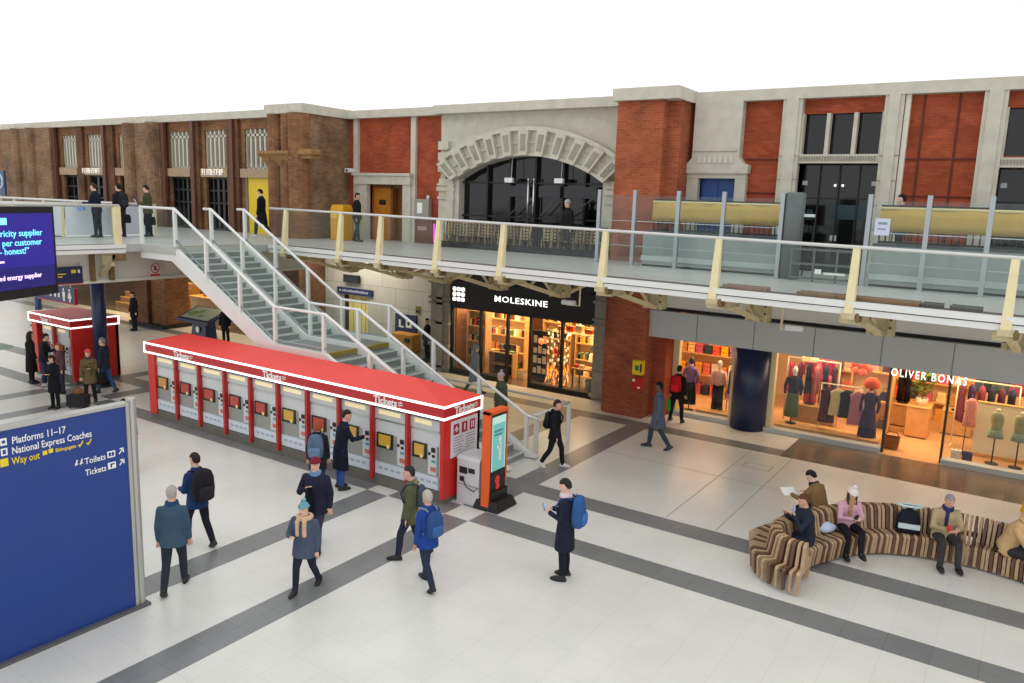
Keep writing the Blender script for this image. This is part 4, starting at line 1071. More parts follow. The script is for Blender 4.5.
    for i in (0,1):
        f = MB(); d = dirs[i][1]
        R = Matrix.Rotation(-.55, 3, 'X') if (pose.startswith('walk') and math.atan2(-d.y,-d.z) > .3) else Matrix.Identity(3)
        A = lambda x, y, z: ank[i] + R @ V(x, y, z)
        f.rings([[A((-1,1)[i]*.008+rx*math.cos(2*PI*k/10), y0+ry*math.sin(2*PI*k/10), z) for k in range(10)] for z, rx, ry, y0 in ((-AK,.052,.150,.060),(-AK+.025,.058,.160,.062),(-AK+.055,.054,.140,.050),(-AK+.075,.052,.105,.03),(.005,.052,.068,.0),(.035,.052,.058,0))])
        soft('shoe', scale(f), mat('shoe_%d_%d_%d' % shoe, shoe, .5), root, .013*s, 1)
    # ---- hair and hats
    def headpart(name, mb, m, vox=.011, sm=2): return soft(name, scale(mb), m, root, vox*s, sm)
    def cap(mb, g, z0, fz, n=18):
        rr = []
        for k in range(7):
            t = k/6.0; z = z0 + (.135+g*.5-z0)*t; q = math.sqrt(max(0, 1-(max(z,0)/(.137+g*.6))**2.2))
            rr.append([H((.079+g)*max(q,.05)*math.cos(2*PI*i/n), -.004 + (.10+g)*max(q,.05)*math.sin(2*PI*i/n)*(fz if math.sin(2*PI*i/n) > 0 and z < .06 else 1), z) for i in range(n)])
        mb.rings(rr)
    kind, hc = hair[0], hair[1]
    mh = mat('hair_%d_%d_%d' % hc, hc, .8, var=.15, scale=30, spec=.25)
    if kind in ('short', 'long', 'bob', 'bald'):
        m_ = MB()
        if kind != 'bald':
            cap(m_, .009, .052, .95)
            m_.rings([[H(rr_*math.cos(t), -.008+(rr_+.021)*math.sin(t), z) for t in [PI*(a0+(2.0-2*(a0-1)-1.0)*k/9.0) for k in range(10)]] + [H(.06*math.cos(t), -.008+.07*math.sin(t), z) for t in [PI*(a0+(2.0-2*(a0-1)-1.0)*(9-k)/9.0) for k in range(10)]] for z, rr_, a0 in ((-.055,.076,1.22),(-.02,.082,1.08),(.03,.085,1.0),(.065,.083,1.0))])
        else:
            m_.rings([[H(.084*math.cos(t), -.006+.104*math.sin(t), z) for t in [PI*(.95+1.1*k/9.0) for k in range(10)]] + [H(.06*math.cos(t), -.006+.07*math.sin(t), z) for t in [PI*(2.05-1.1*k/9.0) for k in range(10)]] for z in (-.06,-.0,.05)])
        if kind in ('long', 'bob'):
            ln = .30 if kind == 'long' else .13
            for a in range(7):
                t = PI*(1.0 + (a)/6.0)
                q = H(.078*math.cos(t), -.01+.088*math.sin(t), .03)
                m_.tube([q, q+V(0,-.01,-.08), q+V(.0,-.015,-ln)], [.03,.034,.022], 6)
        headpart('hair', m_, mh)
    elif kind == 'beanie':
        m_ = MB(); cap(m_, .018, .035, 1.0)
        m_.tube([H(.093*math.cos(2*PI*k/16), -.004+.113*math.sin(2*PI*k/16), .045) for k in range(17)], .016, 6)
        headpart('beanie', m_, mh)
        if len(hair) > 2 and hair[2]:
            headpart('pompom', MB().ball(H(0,-.01,.178), .04), mat('pompom_%d_%d_%d' % hair[2], hair[2], .9, var=.2, scale=40))
        if len(hair) > 3:
            m_ = MB()
            for a in range(7):
                t = PI*(1.0 + a/6.0); q = H(.078*math.cos(t), -.01+.085*math.sin(t), .02)
                fwd = .03 if a in (0,6) else 0
                m_.tube([q, q+V(0,-.005,-.08), q+(HR@V(q.x*0,fwd,0))+V(0,.0,-.24)], [.026,.034,.02], 6)
            headpart('hair', m_, mat('hair_%d_%d_%d' % hair[3], hair[3], .7, var=.15, scale=30))
    elif kind == 'hood':
        m_ = MB(); cap(m_, .028, .0, .8)
        m_.rings([[H(.10*math.cos(t), -.012+.125*math.sin(t), z) for t in [PI*(.93+1.14*k/9.0) for k in range(10)]] + [H(.074*math.cos(t), -.006+.086*math.sin(t), z) for t in [PI*(2.07-1.14*k/9.0) for k in range(10)]] for z in (-.12,-.03,.05)])
        headpart('hood', m_, mh)
    for e in extra:
        if e[0] == 'scarf':
            m_ = MB()
            for q, r in ((.545,.082),(.585,.076)):
                pts = [P0 + U*q + FW*.015 + SX*r*math.cos(2*PI*k/14) + SF*r*1.05*math.sin(2*PI*k/14) for k in range(15)]
                m_.tube(pts, .032, 7)
            if len(e) > 2: m_.tube([P0+U*.53+FW*.12+X*.03, P0+U*.4+FW*.15+X*.04, P0+U*.25+FW*.145+X*.03], [.035,.04,.035], 7)
            headpart('scarf', m_, fabric(e[1]), .013)
        if e[0] == 'fur':
            m_ = MB()
            for k in range(16):
                t = 2*PI*k/16; p = P0 + U*.56 + FW*.0 + SX*.12*math.cos(t) + SF*.11*math.sin(t); m_.ball(p, .05, n=8, m=6)
            for k in range(5):
                for sx in (-.07,.07): m_.ball(P0+U*(.5-.06*k)+FW*(.15)+X*sx, .05, n=8, m=6)
            headpart('fur_collar', m_, mat('fur_%d_%d_%d' % e[1], e[1], .95, var=.25, scale=40), .014)
        if e[0] == 'hoodback':
            m_ = MB().ball(P0+U*.53-FW*.085, .105, .06, .08); headpart('hood', m_, fabric(e[1]), .014)
        if e[0] == 'patch':                               # check or camouflage blotches sewn on the jacket
            m_ = MB()
            for k in range(26):
                a = 2*PI*random.random(); o = .02+.45*random.random(); ax, ay = spine(o)
                rx, ry = .176, .134
                m_.ball(P0+U*o+ax*rx*build*math.cos(a)+ay*ry*build*math.sin(a), .03, .03, .035, 6, 4)
            headpart('patches', m_, fabric(e[1]), .014, 1)
        if e[0] == 'glasses':
            m_ = MB()
            for sx in (-1,1):
                m_.tube([H(sx*.033+.024*math.cos(2*PI*k/10), .104, .01+.019*math.sin(2*PI*k/10)) for k in range(11)], .003, 5); m_.tube([H(sx*.057,.10,.014), H(sx*.08,.0,.01)], .003, 4)
            m_.tube([H(-.012,.106,.014), H(.012,.106,.014)], .003, 4)
            scale(m_).build('spectacles', M_black, root)
    rz = Matrix.Rotation(math.radians(face), 4, 'Z')
    base = Matrix.Translation(Vector(loc)) @ rz
    return {'root': root, 's': s, 'face': math.radians(face), 'base': base,
            'lh': base @ ((arms[0][2]+arms[0][3]*.09)*s), 'rh': base @ ((arms[1][2]+arms[1][3]*.09)*s),
            'back': base @ ((P0+U*.30-FW*.125)*s), 'lean': lean, 'head': base @ (HP*s), 'P0': base @ (P0*s)}

def backpack(p, label, rgb, size=1.0, strap=None, front=False):
    b = thing('backpack', label, 'backpack', p['back'], p['face'])
    m_ = fabric(rgb); sz = size; ln = p['lean']
    def R(mb): return mb.xf(Matrix.Rotation(-ln, 4, 'X'))
    mb = MB().rings([[(rx*sz*math.copysign(abs(math.cos(2*PI*k/16))**.6, math.cos(2*PI*k/16)), -.085*sz+ry*sz*math.copysign(abs(math.sin(2*PI*k/16))**.6, math.sin(2*PI*k/16)), z*sz) for k in range(16)] for z, rx, ry in ((-.24,.10,.06),(-.21,.15,.09),(-.05,.165,.10),(.12,.155,.09),(.22,.12,.07),(.255,.06,.04))])
    R(mb).build('body', m_, b, True)
    mb = MB().rings([[(rx*sz*math.copysign(abs(math.cos(2*PI*k/12))**.5, math.cos(2*PI*k/12)), -.18*sz+ry*sz*math.sin(2*PI*k/12), z*sz) for k in range(12)] for z, rx, ry in ((-.2,.09,.02),(-.17,.12,.04),(-.04,.12,.04),(.0,.09,.02))])
    R(mb).build('pocket', fabric(tuple(min(255, int(v*1.18)+6) for v in rgb)), b, True)
    for sx in (-1,1):
        mb = MB().tube([(sx*.09,-.01,.22),(sx*.105,.05,.255),(sx*.115,.20,.22),(sx*.125,.285,.08),(sx*.14,.24,-.08),(sx*.14,.05,-.18)], .018, 6)
        R(mb).build('strap', fabric(strap or tuple(int(v*.8) for v in rgb)), b, True)
    R(MB().tube([(-.03,-.05,.245*sz),(0,-.05,.285*sz),(.03,-.05,.245*sz)], .008, 5)).build('grab_handle', m_, b, True)
    return b
def phone(p, hand, label, tilt=.5, case=None):
    t = thing('phone', label, 'phone', p[hand] + Vector((0,0,.0)), p['face'])
    MB().box(-.037,.037,-.005,.005,-.03,.12).xf(Matrix.Rotation(-tilt,4,'X')).build('case', case or M_black, t)
    MB().box(-.034,.034,-.0075,-.005,-.02,.115).xf(Matrix.Rotation(-tilt,4,'X')).build('screen', mat('phone_glow',(150,180,220),.3,emit=(150,180,225),estr=.5), t)
    return t
def handbag(p, hand, label, rgb, w_=.36, h_=.28, d_=.12, drop=.22, cat='bag', name='handbag'):
    q = p[hand]; t = thing(name, label, cat, (q.x, q.y, q.z-drop-h_), p['face'])
    m_ = fabric(rgb, .6)
    MB().rings([[(d_/2*fx*cx, w_/2*fy*cy, z) for cx, cy in ((-1,-1),(1,-1),(1,1),(-1,1))] for z, fx, fy in ((0,.9,.95),(.03,1,1),(h_*.8,.9,.97),(h_,.5,.92))]).build('body', m_, t, bevel=.012)
    for sx in (-.03,.03): MB().tube([(sx,-w_*.22,h_-.01),(sx*.4,-w_*.14,h_+drop*.9),(0,0,h_+drop+.015),(sx*.4,w_*.14,h_+drop*.9),(sx,w_*.22,h_-.01)], .009, 6).build('handle', m_, t, True)
    return t

PH_L = ((-.10,.12,-1),(.35,.85,.25)); PH_R = ((.10,.12,-1),(-.35,.85,.25))     # forearms raised to a phone
# --- on the upper walkway
Z = ZD+.012
p = person('man in a dark navy suit holding a blue item by the pale panelled railing', (-27.15,14.72,ZD), 118, 1.80, 'stand', ra=((.10,.2,-1),(-.15,.9,.05)), la=((-.12,.3,-1),(.1,.9,.0)), lean=.05, top=(28,32,48), legs=(34,36,44), hair=('short',(60,44,34)), head=(0,8))
handbag(p,'lh','pale blue carrier held by the man in the navy suit on the walkway',(120,160,210),.26,.2,.08,.05)
p = person('person in black behind the suited man on the walkway, wearing a dark backpack', (-27.25,15.6,ZD), 95, 1.82, 'stand', top=(34,34,38), legs=(36,38,44), hair=('short',(34,28,26)))
backpack(p,'dark grey backpack on the person behind the suited man on the walkway',(38,38,42),1.05)
handbag(p,'rh','black holdall hanging from the hand of the person behind the suited man',(26,26,34),.5,.3,.2,.04,name='holdall')
p = person('man in an olive jacket looking at his phone near the top of the stairs', (-27.0,16.5,ZD), 120, 1.80, 'stand', la=((-.10,.12,-1),(.2,.9,.2)), ra=((.16,.05,-1),(.05,.2,-1)), top=(70,72,48), top_len=.14, legs=(30,30,34), hair=('short',(34,26,24)), head=(0,18))
phone(p,'lh','phone in the hand of the man in an olive jacket on the walkway')
handbag(p,'rh','black handbag carried by the man in the olive jacket on the walkway',(20,20,24),.42,.3,.14,.1)
p = person('person in a long black coat walking past the yellow door on the upper level', (-25.35,20.2,ZD), 110, 1.85, 'walk', top=(22,20,28), top_len=.42, legs=(40,48,66), hair=('short',(30,24,22)), head=(0,18), shoe=(200,200,196))
p = person('person in a black jacket and dark trousers standing before the oak doors upstairs', (-21.75,21.75,ZD), 285, 1.80, 'walk2', top=(28,30,34), legs=(34,38,42), hair=('short',(28,24,24)), skin='tan', stride=.5)
p = person('person in black with a pale cap standing before the black doors under the stone arch', (-13.1,22.75,ZD), 160, 1.78, 'stand', top=(20,20,24), top_len=.3, legs=(20,20,24), hair=('beanie',(176,172,170),None))
p = person('person in a blue top behind the ochre canvas by the right hand stone pier', (-2.98,21.6,ZD+.36), 100, 1.78, 'stand', la=PH_L, ra=PH_R, top=(52,74,92), legs=(30,32,40), hair=('short',(36,28,26)))
# --- by the small kiosk at the left
p = person('woman in a long black coat standing in front of the small red kiosk', (-27.6,12.45,0), -8, 1.72, 'stand', top=(28,24,24), top_len=.55, legs=(26,24,26), hair=('long',(52,38,30)))
p = person('person in a black jacket and blue jeans using the small red kiosk', (-26.95,12.55,0), -35, 1.72, 'stand', la=((-.1,.5,-1),(.1,.9,.2)), lean=.1, top=(32,36,44), legs=(44,60,92), hair=('short',(40,32,30)), shoe=(200,198,194))
p = person('person with orange brown hair half hidden behind a woman in black, small kiosk', (-25.55,12.4,0), 170, 1.60, 'stand', top=(92,62,66), legs=(46,50,66), hair=('bob',(164,92,54)))
p = person('woman in a black coat looking at her phone above the big blue sign', (-23.85,11.35,0), 200, 1.60, 'stand', la=PH_L, ra=PH_R, top=(24,24,30), top_len=.4, legs=(24,24,30), hair=('bob',(52,36,30)), head=(0,20))
phone(p,'rh','phone in the hands of the woman in black near the blue sign',.6)
p = person('person wearing a red woolly hat and a camouflage jacket beside the blue column', (-23.75,12.35,0), 230, 1.66, 'walk2', la=PH_L, top=(108,92,64), top_len=.28, legs=(44,42,44), hair=('beanie',(214,72,86),None), extra=(('patch',(70,66,46)),('scarf',(70,70,72))), stride=.5)
p = person('man in a black jacket and blue jeans striding beside the blue column', (-24.6,13.3,0), 118, 1.80, 'walk', top=(46,52,62), legs=(62,92,130), hair=('short',(128,122,116)), stride=.8, extra=(('hoodback',(36,38,44)),))
handbag(p,'lh','black shoulder bag of the man in jeans beside the blue column',(24,24,28),.4,.34,.16,.1)
t = thing('suitcase', 'small dark suitcase with a brown bag on top beside the woman looking at her phone', 'suitcase', (-23.4,11.8,0), .5)
MB().box(-.3,.3,-.16,.16,.06,.42).build('shell', fabric((44,44,48)), t, bevel=.04); MB().ball((0,0,.52),.16,.12,.13,10,6).build('top_bag', fabric((122,86,58)), t, True)
for x in (-.22,.22):
    for y in (-.1,.1): MB().ball((x,y,.035),.035,n=8,m=6).build('wheel', M_black, t)
p = person('person in blue walking far away at the left beside the small red kiosk', (-39.2,18.2,0), 150, 1.70, 'walk', top=(58,84,120), legs=(48,66,100), hair=('short',(40,34,30)))
p = person('person in black standing by the brown brick pier under the walkway', (-34.9,20.4,0), 180, 1.78, 'stand', top=(24,22,26), top_len=.3, legs=(24,24,28), hair=('short',(40,30,26)))
p = person('person in black mostly hidden behind the post of the big blue sign', (-17.2,9.68,0), 50, 1.72, 'walk', top=(28,26,30), top_len=.5, legs=(26,26,30), hair=('short',(34,28,28)))
# --- around the long kiosk
p = person('person in a navy jacket walking away with a large black backpack', (-12.42,8.3,0), 85, 1.78, 'walk', la=((-.2,.1,-1),(.2,.9,-.1)), top=(34,58,98), top_len=.16, legs=(30,30,42), hair=('short',(50,34,36)), head=(15,5))
backpack(p,'large black backpack worn by the person in a navy jacket',(34,32,38),1.22)
p = person('grey haired man in a slate blue jacket walking away beside the big blue sign', (-11.25,7.05,0), 45, 1.78, 'walk2', top=(62,84,104), top_len=.14, legs=(44,48,58), hair=('short',(168,162,154)), extra=(('scarf',(40,70,104)),), build=1.02)
p = person('woman with reddish hair in a black coat waiting at the long red kiosk', (-12.6,11.4,0), 35, 1.66, 'stand', top=(34,34,44), top_len=.3, legs=(40,58,96), hair=('bob',(150,74,50)), shoe=(30,30,34))
backpack(p,'grey blue backpack worn by the woman with reddish hair',(86,106,130),1.05,(60,76,98))
p = person('man in a long navy coat and jeans leaning to a ticket machine', (-12.5,11.98,0), -25, 1.80, 'stand', ra=((.05,.55,-1),(.05,1,.12)), lean=.16, top=(24,28,46), top_len=.48, legs=(52,84,140), hair=('short',(44,36,34)), head=(-30,5), skin='ruddy')
p = person('man in a maroon beanie and black quilted jacket walking towards the camera', (-10.55,9.5,0), 205, 1.80, 'walk', ra=((.35,.2,-1),(-.75,.55,.55)), la=((-.22,-.1,-1),(-.06,.2,-1)), top=(38,38,56), top_len=.18, legs=(58,60,74), hair=('beanie',(122,24,52),None), extra=(('scarf',(110,140,176)),), build=1.12)
handbag(p,'rh','black shoulder bag at the hip of the man in the maroon beanie',(22,24,28),.4,.36,.18,.18)
p = person('woman in a teal bobble hat and a jacket with a pale fur collar', (-9.52,8.32,0), 200, 1.56, 'walk2', ra=((.25,.3,-1),(-.5,.7,.2)), top=(74,84,104), top_len=.2, legs=(40,44,58), hair=('beanie',(104,156,168),(128,180,190)), extra=(('fur',(208,172,140)),), build=1.2)
p = person('dark haired man in an olive hooded jacket at the right of the long kiosk', (-8.95,10.3,0), 122, 1.76, 'walk', top=(88,92,66), top_len=.2, legs=(40,44,66), hair=('short',(46,40,44)), extra=(('hoodback',(120,116,88)),), head=(10,0), skin='ruddy')
backpack(p,'slate backpack on the man in the olive hooded jacket',(70,78,92),.8)
p = person('grey haired person in a bright blue jacket in front of the man in olive', (-8.02,9.68,0), 75, 1.70, 'walk2', top=(36,66,140), top_len=.16, legs=(44,52,70), hair=('short',(180,172,160)), skin='ruddy')
backpack(p,'blue backpack with grey straps on the grey haired person in bright blue',(48,78,128),.9,(120,136,150))
p = person('young man in a navy coat looking at his phone in the middle of the concourse', (-6.3,11.35,0), 105, 1.80, 'stand', la=PH_L, ra=PH_R, top=(30,34,52), top_len=.4, legs=(28,30,42), hair=('short',(48,40,36)), head=(6,16), extra=(('scarf',(214,196,204)),))
backpack(p,'bright blue backpack on the young man looking at his phone',(50,88,142),1.12)
phone(p,'lh','phone held by the young man with the blue backpack')
p = person('person in black with white shoes walking right past the foot of the stairs', (-9.5,16.35,0), -72, 1.74, 'walk', top=(28,28,34), top_len=.16, legs=(26,26,30), hair=('short',(56,42,38)), shoe=(218,214,208), extra=(('hoodback',(26,26,30)),), skin='ruddy')
backpack(p,'black backpack on the person walking past the foot of the stairs',(24,24,28),.85)
p = person('man in a long slate grey coat striding left in front of the brick pier', (-8.1,19.5,0), 112, 1.86, 'walk2', top=(86,94,112), top_len=.34, legs=(58,64,78), shoe=(34,44,62), hair=('short',(28,26,28)), skin='dark', stride=1.0)
p = person('person in black with a red backpack looking into the clothes shop window', (-8.75,22.45,0), 0, 1.74, 'wide', top=(26,22,26), top_len=.2, legs=(24,24,28), hair=('short',(36,26,28)))
backpack(p,'bright red backpack on the person at the clothes shop window',(196,24,32),1.0)
handbag(p,'lh','green carrier bag held by the person with the red backpack',(60,150,40),.36,.36,.12,.08,name='carrier_bag')
p = person('person in an olive coat and lilac knitted hat beyond the stair railing', (-12.35,18.1,0), 150, 1.70, 'stand', top=(84,88,72), top_len=.4, legs=(46,48,50), hair=('beanie',(196,172,184),(214,196,204)), build=1.15)
p = person('person in a pale grey coat walking past the stationery shop window', (-15.6,21.2,0), -70, 1.70, 'walk', top=(124,138,146), top_len=.45, legs=(88,100,108), hair=('hood',(128,140,146)))
p = person('dark figure standing by the stone pilaster beyond the stairs', (-20.4,24.4,0), 160, 1.72, 'stand', top=(24,26,34), top_len=.3, legs=(24,24,30), hair=('short',(26,22,22)))
p = person('person in dark clothes under the stairs by the map stand', (-28.9,21.0,0), 200, 1.74, 'stand', top=(24,26,32), top_len=.2, legs=(26,28,34), hair=('short',(30,26,26)))

# ================================================================== CURVED BENCH AND ITS PEOPLE
CP = [(2.6,15.7),(2.0,16.2),(.9,16.72),(0,16.95),(-.8,16.95),(-1.6,16.75),(-2.3,16.35),(-2.82,15.75),(-3.15,15.15),(-3.38,14.6),(-3.4,14.1),(-3.15,13.72),(-2.75,13.62),(-2.3,13.75)]
def catmull(P, per=40):
    out = []
    for i in range(1, len(P)-2):
        p0, p1, p2, p3 = [Vector((*q,0)) for q in P[i-1:i+3]]
        for k in range(per):
            t = k/per
            out.append(.5*((2*p1)+(-p0+p2)*t+(2*p0-5*p1+4*p2-p3)*t*t+(-p0+3*p1-3*p2+p3)*t**3))
    return out
path = catmull(CP)
bench = thing('curved_bench', 'long curving bench of striped brown wooden slats at the lower right of the concourse', 'bench', (-1.6, 16.75, 0))
OFF = Vector((-1.6,16.75,0))
SEC = [(-.58,.05),(-.50,.05),(-.46,.30),(-.20,.30),(.20,.30),(.46,.30),(.50,.05),(.58,.05),(.62,.40),(.56,.44),(.24,.42),(.15,.78),(.09,.83),(-.09,.83),(-.15,.78),(-.24,.42),(-.56,.44),(-.62,.40)]
M_slatA = mat('slat_tan', (184,154,120), .5, var=.12, scale=6); M_slatB = mat('slat_brown', (104,74,54), .5, var=.15, scale=6)
groups = {0: MB(), 1: MB()}
acc = 0.0; nextd = 0.0; k = 0
for i in range(len(path)-1):
    a, b_ = path[i], path[i+1]; d = b_-a
    while nextd <= acc + d.length:
        p = a + d*((nextd-acc)/d.length); tdir = d.normalized(); nrm = Vector((-tdir.y, tdir.x, 0))
        curl = p.y < 14.4
        wd = .052; p = p - OFF
        q = 0 if (k % 5) in (0,2,3) else 1
        sc = .72 if curl else 1.0
        f0 = [p - tdir*wd/2 + nrm*u*sc + Vector((0,0,z)) for u, z in SEC]; f1 = [p + tdir*wd/2 + nrm*u*sc + Vector((0,0,z)) for u, z in SEC]
        groups[q].rings([f0, f1]); nextd += .082; k += 1
    acc += d.length
groups[0].build('tan_slats', M_slatA, bench); groups[1].build('brown_slats', M_slatB, bench)
mb = MB()
for u, z in ((0,.5),(.45,.34),(-.45,.34)):
    pts = []
    for i in range(0, len(path)-1, 8):
        tdir = (path[i+1]-path[i]).normalized(); pts.append(path[i]-OFF + Vector((-tdir.y,tdir.x,0))*u*.7 + Vector((0,0,z)))
    mb.tube(pts, .03, 6)
mb.build('rail', M_black, bench)

p = person('person in a brown jacket sitting on the far side of the bench with back turned', (-3.05,16.1,0), 70, 1.74, 'sit', la=((-.2,.5,-.8),(.1,.9,.1)), ra=((.2,.4,-.9),(-.2,.9,.1)), lean=.38, top=(128,100,66), legs=(34,36,44), hair=('short',(34,28,32)), extra=(('scarf',(40,38,44)),), build=1.1, head=(25,25))
t = thing('paper_sheet', 'white sheet of paper held by the person in the brown jacket on the bench', 'paper', p['lh'] + Vector((0,0,.03)), .8)
MB().box(-.15,.15,-.11,.11,0,.006).xf(Matrix.Rotation(.5,4,'X')).build('sheet', M_letter, t)
p = person('woman in a pink coat and white bobble hat sitting on the bench', (-2.5,15.72,0), 214, 1.68, 'sitx', la=((-.16,.4,-.9),(.55,.8,.25)), ra=((.16,.4,-.9),(-.55,.8,.25)), lean=.14, top=(206,160,176), legs=(30,28,34), hair=('beanie',(232,218,212),(240,230,226),(46,30,28)), head=(0,24), extra=(('scarf',(176,136,92),1),))
phone(p,'rh','phone in the hands of the woman in the pink coat')
p = person('man in a black jacket on the bench raising a phone before his face', (-2.98,14.55,0), 128, 1.76, 'sit', la=((-.2,.6,-.6),(.25,.35,.9)), ra=((.2,.5,-.8),(-.35,.6,.7)), lean=.1, top=(38,44,56), legs=(34,38,50), hair=('short',(96,58,38)), head=(0,6), skin='ruddy', build=1.08)
phone(p,'lh','pale blue phone raised by the man in the black jacket on the bench',.1, mat('phone_blue',(150,180,220),.4))
p = person('grey haired man in a beige coat and navy scarf sitting on the bench', (-.9,16.4,0), 205, 1.74, 'sit', la=((-.2,.35,-.9),(.55,.75,.1)), ra=((.2,.35,-.9),(-.55,.75,.1)), lean=.12, top=(176,156,122), legs=(60,58,60), hair=('short',(150,140,142)), head=(5,14), skin='ruddy', extra=(('scarf',(44,52,92),1),), build=1.1)
t = thing('red_cup', 'small red cup in the hands of the man in the beige coat', 'cup', p['rh'] + Vector((-.02,0,-.02)))
MB().lathe([(.032,0),(.042,.11),(.038,.11),(.03,.01)],(0,0,0),14).build('cup_body', mat('cup_red',(206,36,44),.4), t, True)
p = person('person in a tan coat bending forward at the right end of the bench', (.12,16.5,0), 262, 1.72, 'sit', la=((-.2,.6,-.7),(.1,.8,-.4)), ra=((.2,.6,-.7),(-.1,.8,-.4)), lean=.4, top=(200,164,118), legs=(52,50,54), hair=('hood',(204,168,122)), build=1.2, head=(0,20))
t = thing('backpack', 'black backpack with pale reflective bands standing on the bench between the seated people', 'backpack', (-1.5,16.42,.44), .25)
MB().rings([[(rx*math.copysign(abs(math.cos(2*PI*k/16))**.6, math.cos(2*PI*k/16)), ry*math.copysign(abs(math.sin(2*PI*k/16))**.6, math.sin(2*PI*k/16)), z) for k in range(16)] for z, rx, ry in ((0,.20,.13),(.04,.23,.15),(.3,.2,.13),(.42,.13,.09),(.46,.06,.05))]).build('body', fabric((28,34,44)), t, True)
mb = MB().box(-.19,.19,-.152,-.13,.1,.2); mb.build('reflective_band', mat('reflective',(206,222,226),.35), t)
mb = MB().tube([(.22*math.cos(2*PI*k/18), .08*math.sin(2*PI*k/18), .53) for k in range(19)], .022, 6).tube([(-.05,0,.44),(-.2,0,.53)],.012,5).tube([(.05,0,.44),(.2,0,.53)],.012,5); mb.build('carry_handle', mat('reflective',(206,222,226),.35), t, True)
t = thing('carrier_bag', 'crumpled pale blue plastic bag on the bench beside the woman in pink', 'bag', (-2.86,15.42,.44), .5)
MB().rings([[(.24*r*(1+.18*math.sin(5*a+z*20))*math.cos(a), .15*r*(1+.2*math.cos(4*a+z*9))*math.sin(a), z) for a in [2*PI*k/20 for k in range(20)]] for z, r in ((0,.9),(.06,1.05),(.12,.85),(.17,.4),(.2,.1))]).build('body', mat('bag_blue',(190,210,232),.4), t, True)
MB().tube([(-.05,0,.18),(-.02,0,.25),(.05,.02,.19)],.012,5).build('handle', mat('bag_blue',(190,210,232),.4), t, True)
t = thing('wet_floor_sign', 'yellow folding floor sign at the right edge beyond the bench', 'floor sign', (.55,20.4,0), .3)
for s in (-1,1):
    MB().hexa([(-.18,s*.2-.015,0),(.18,s*.2-.015,0),(.18,s*.2+.015,0),(-.18,s*.2+.015,0)],[(-.10,s*.02-.012,.66),(.10,s*.02-.012,.66),(.10,s*.02+.012,.66),(-.10,s*.02+.012,.66)]).build('board', mat('sign_yellow2',(244,198,20),.4), t)
MB().box(-.06,.06,-.03,.03,.62,.7).build('hinge_handle', mat('sign_yellow2',(244,198,20),.4), t)

# ================================================================== TERRACE ON THE UPPER WALKWAY
def screen_run(label, xs, y0, y1, gate=None):
    n = len(xs); yy = lambda x: y0+(y1-y0)*(x-xs[0])/(xs[-1]-xs[0])
    t = thing('glass_screen', label, 'glass screen', (xs[0], y0, ZD))
    for x in xs:
        MB().box(x-xs[0]-.05, x-xs[0]+.05, yy(x)-y0-.05, yy(x)-y0+.05, 0, 2.12).build('post', mat('screen_post_grey',(168,174,178),.35,.5), t)
    for a, b in zip(xs, xs[1:]):
        A = (a-xs[0]+.05, yy(a)-y0); B = (b-xs[0]-.05, yy(b)-y0)
        MB().hexa([(A[0],A[1]-.008,.06),(B[0],B[1]-.008,.06),(B[0],B[1]+.008,.06),(A[0],A[1]+.008,.06)],[(A[0],A[1]-.008,1.98),(B[0],B[1]-.008,1.98),(B[0],B[1]+.008,1.98),(A[0],A[1]+.008,1.98)]).build('glass_panel', M_screen, t)
    mb = MB()
    A = (0, .0); B = (xs[-1]-xs[0], y1-y0)
    for z in (.55, 1.25): mb.bar((A[0],A[1]+.02,z),(B[0],B[1]+.02,z),.02,.02)
    mb.build('cross_wire', M_steel, t)
    return t
screen_run('tall glass screen with grey posts before the red brick pier and blue door', [-10.95,-9.75,-8.38,-7.06,-5.5], 20.85, 20.25)
screen_run('tall glass screen with grey posts at the right hand end of the walkway', [-3.42,-2.18,-.98,.25,1.5,2.8], 19.9, 19.1)
def terrace(label_p, label_c, label_r, x0, x1, y):
    t = thing('reflection_panel', label_p, 'reflection panel', (x0, y, ZD))
    MB().box(0,x1-x0,.1,.5,.05,.95).build('panel', mat('reflection_grey',(166,166,162),.4,var=.03), t)  # added panel, imitates the grey reflection in the glass screen
    MB().box(-.02,x1-x0+.02,.06,.1,.16,.30).build('ledge', mat('reflection_pale',(210,210,206),.4), t); MB().box(0,x1-x0,.12,.5,0,.05).build('plinth', M_black, t); MB().box(0,x1-x0,.08,.52,.95,1.0).build('coping', mat('reflection_dark',(70,74,76),.5), t)
    r = thing('terrace_railing', label_r, 'railing', (x0, y+.75, ZD))
    mb = MB()
    n = int((x1-x0)/.14)
    for k in range(n): mb.box(k*.14,k*.14+.03,-.015,.015,0,1.9)
    mb.build('balusters', M_black, r)
    MB().box(0,x1-x0,-.025,.025,1.84,1.9).box(0,x1-x0,-.025,.025,1.0,1.05).build('rails', M_black, r)
    c = thing('canvas_banner', label_c, 'banner', (x0, y+.68, ZD))
    mb = MB(); nn = 24
    rows = [[(i*(x1-x0)/nn, -.02+.018*math.sin(i*1.3+z*4), z) for i in range(nn+1)] for z in (1.28,1.45,1.62,1.8)]
    fs = [(j*(nn+1)+i, j*(nn+1)+i+1, (j+1)*(nn+1)+i+1, (j+1)*(nn+1)+i) for j in range(3) for i in range(nn)]
    mb.add([q for r_ in rows for q in r_], fs); o = mb.build('cloth', M_canvas, c, True); s = o.modifiers.new('thick','SOLIDIFY'); s.thickness = .012
    MB().tube([(0,0,1.82),(x1-x0,0,1.82)],.035,8).build('top_roll', mat('canvas_light',(222,206,150),.8), c, True)
terrace('grey panel standing in for glass reflection in front of the blue door', 'ochre canvas banner behind the glass screen in front of the blue door', 'black terrace railing behind the left ochre canvas', -9.5, -5.7, 20.75)
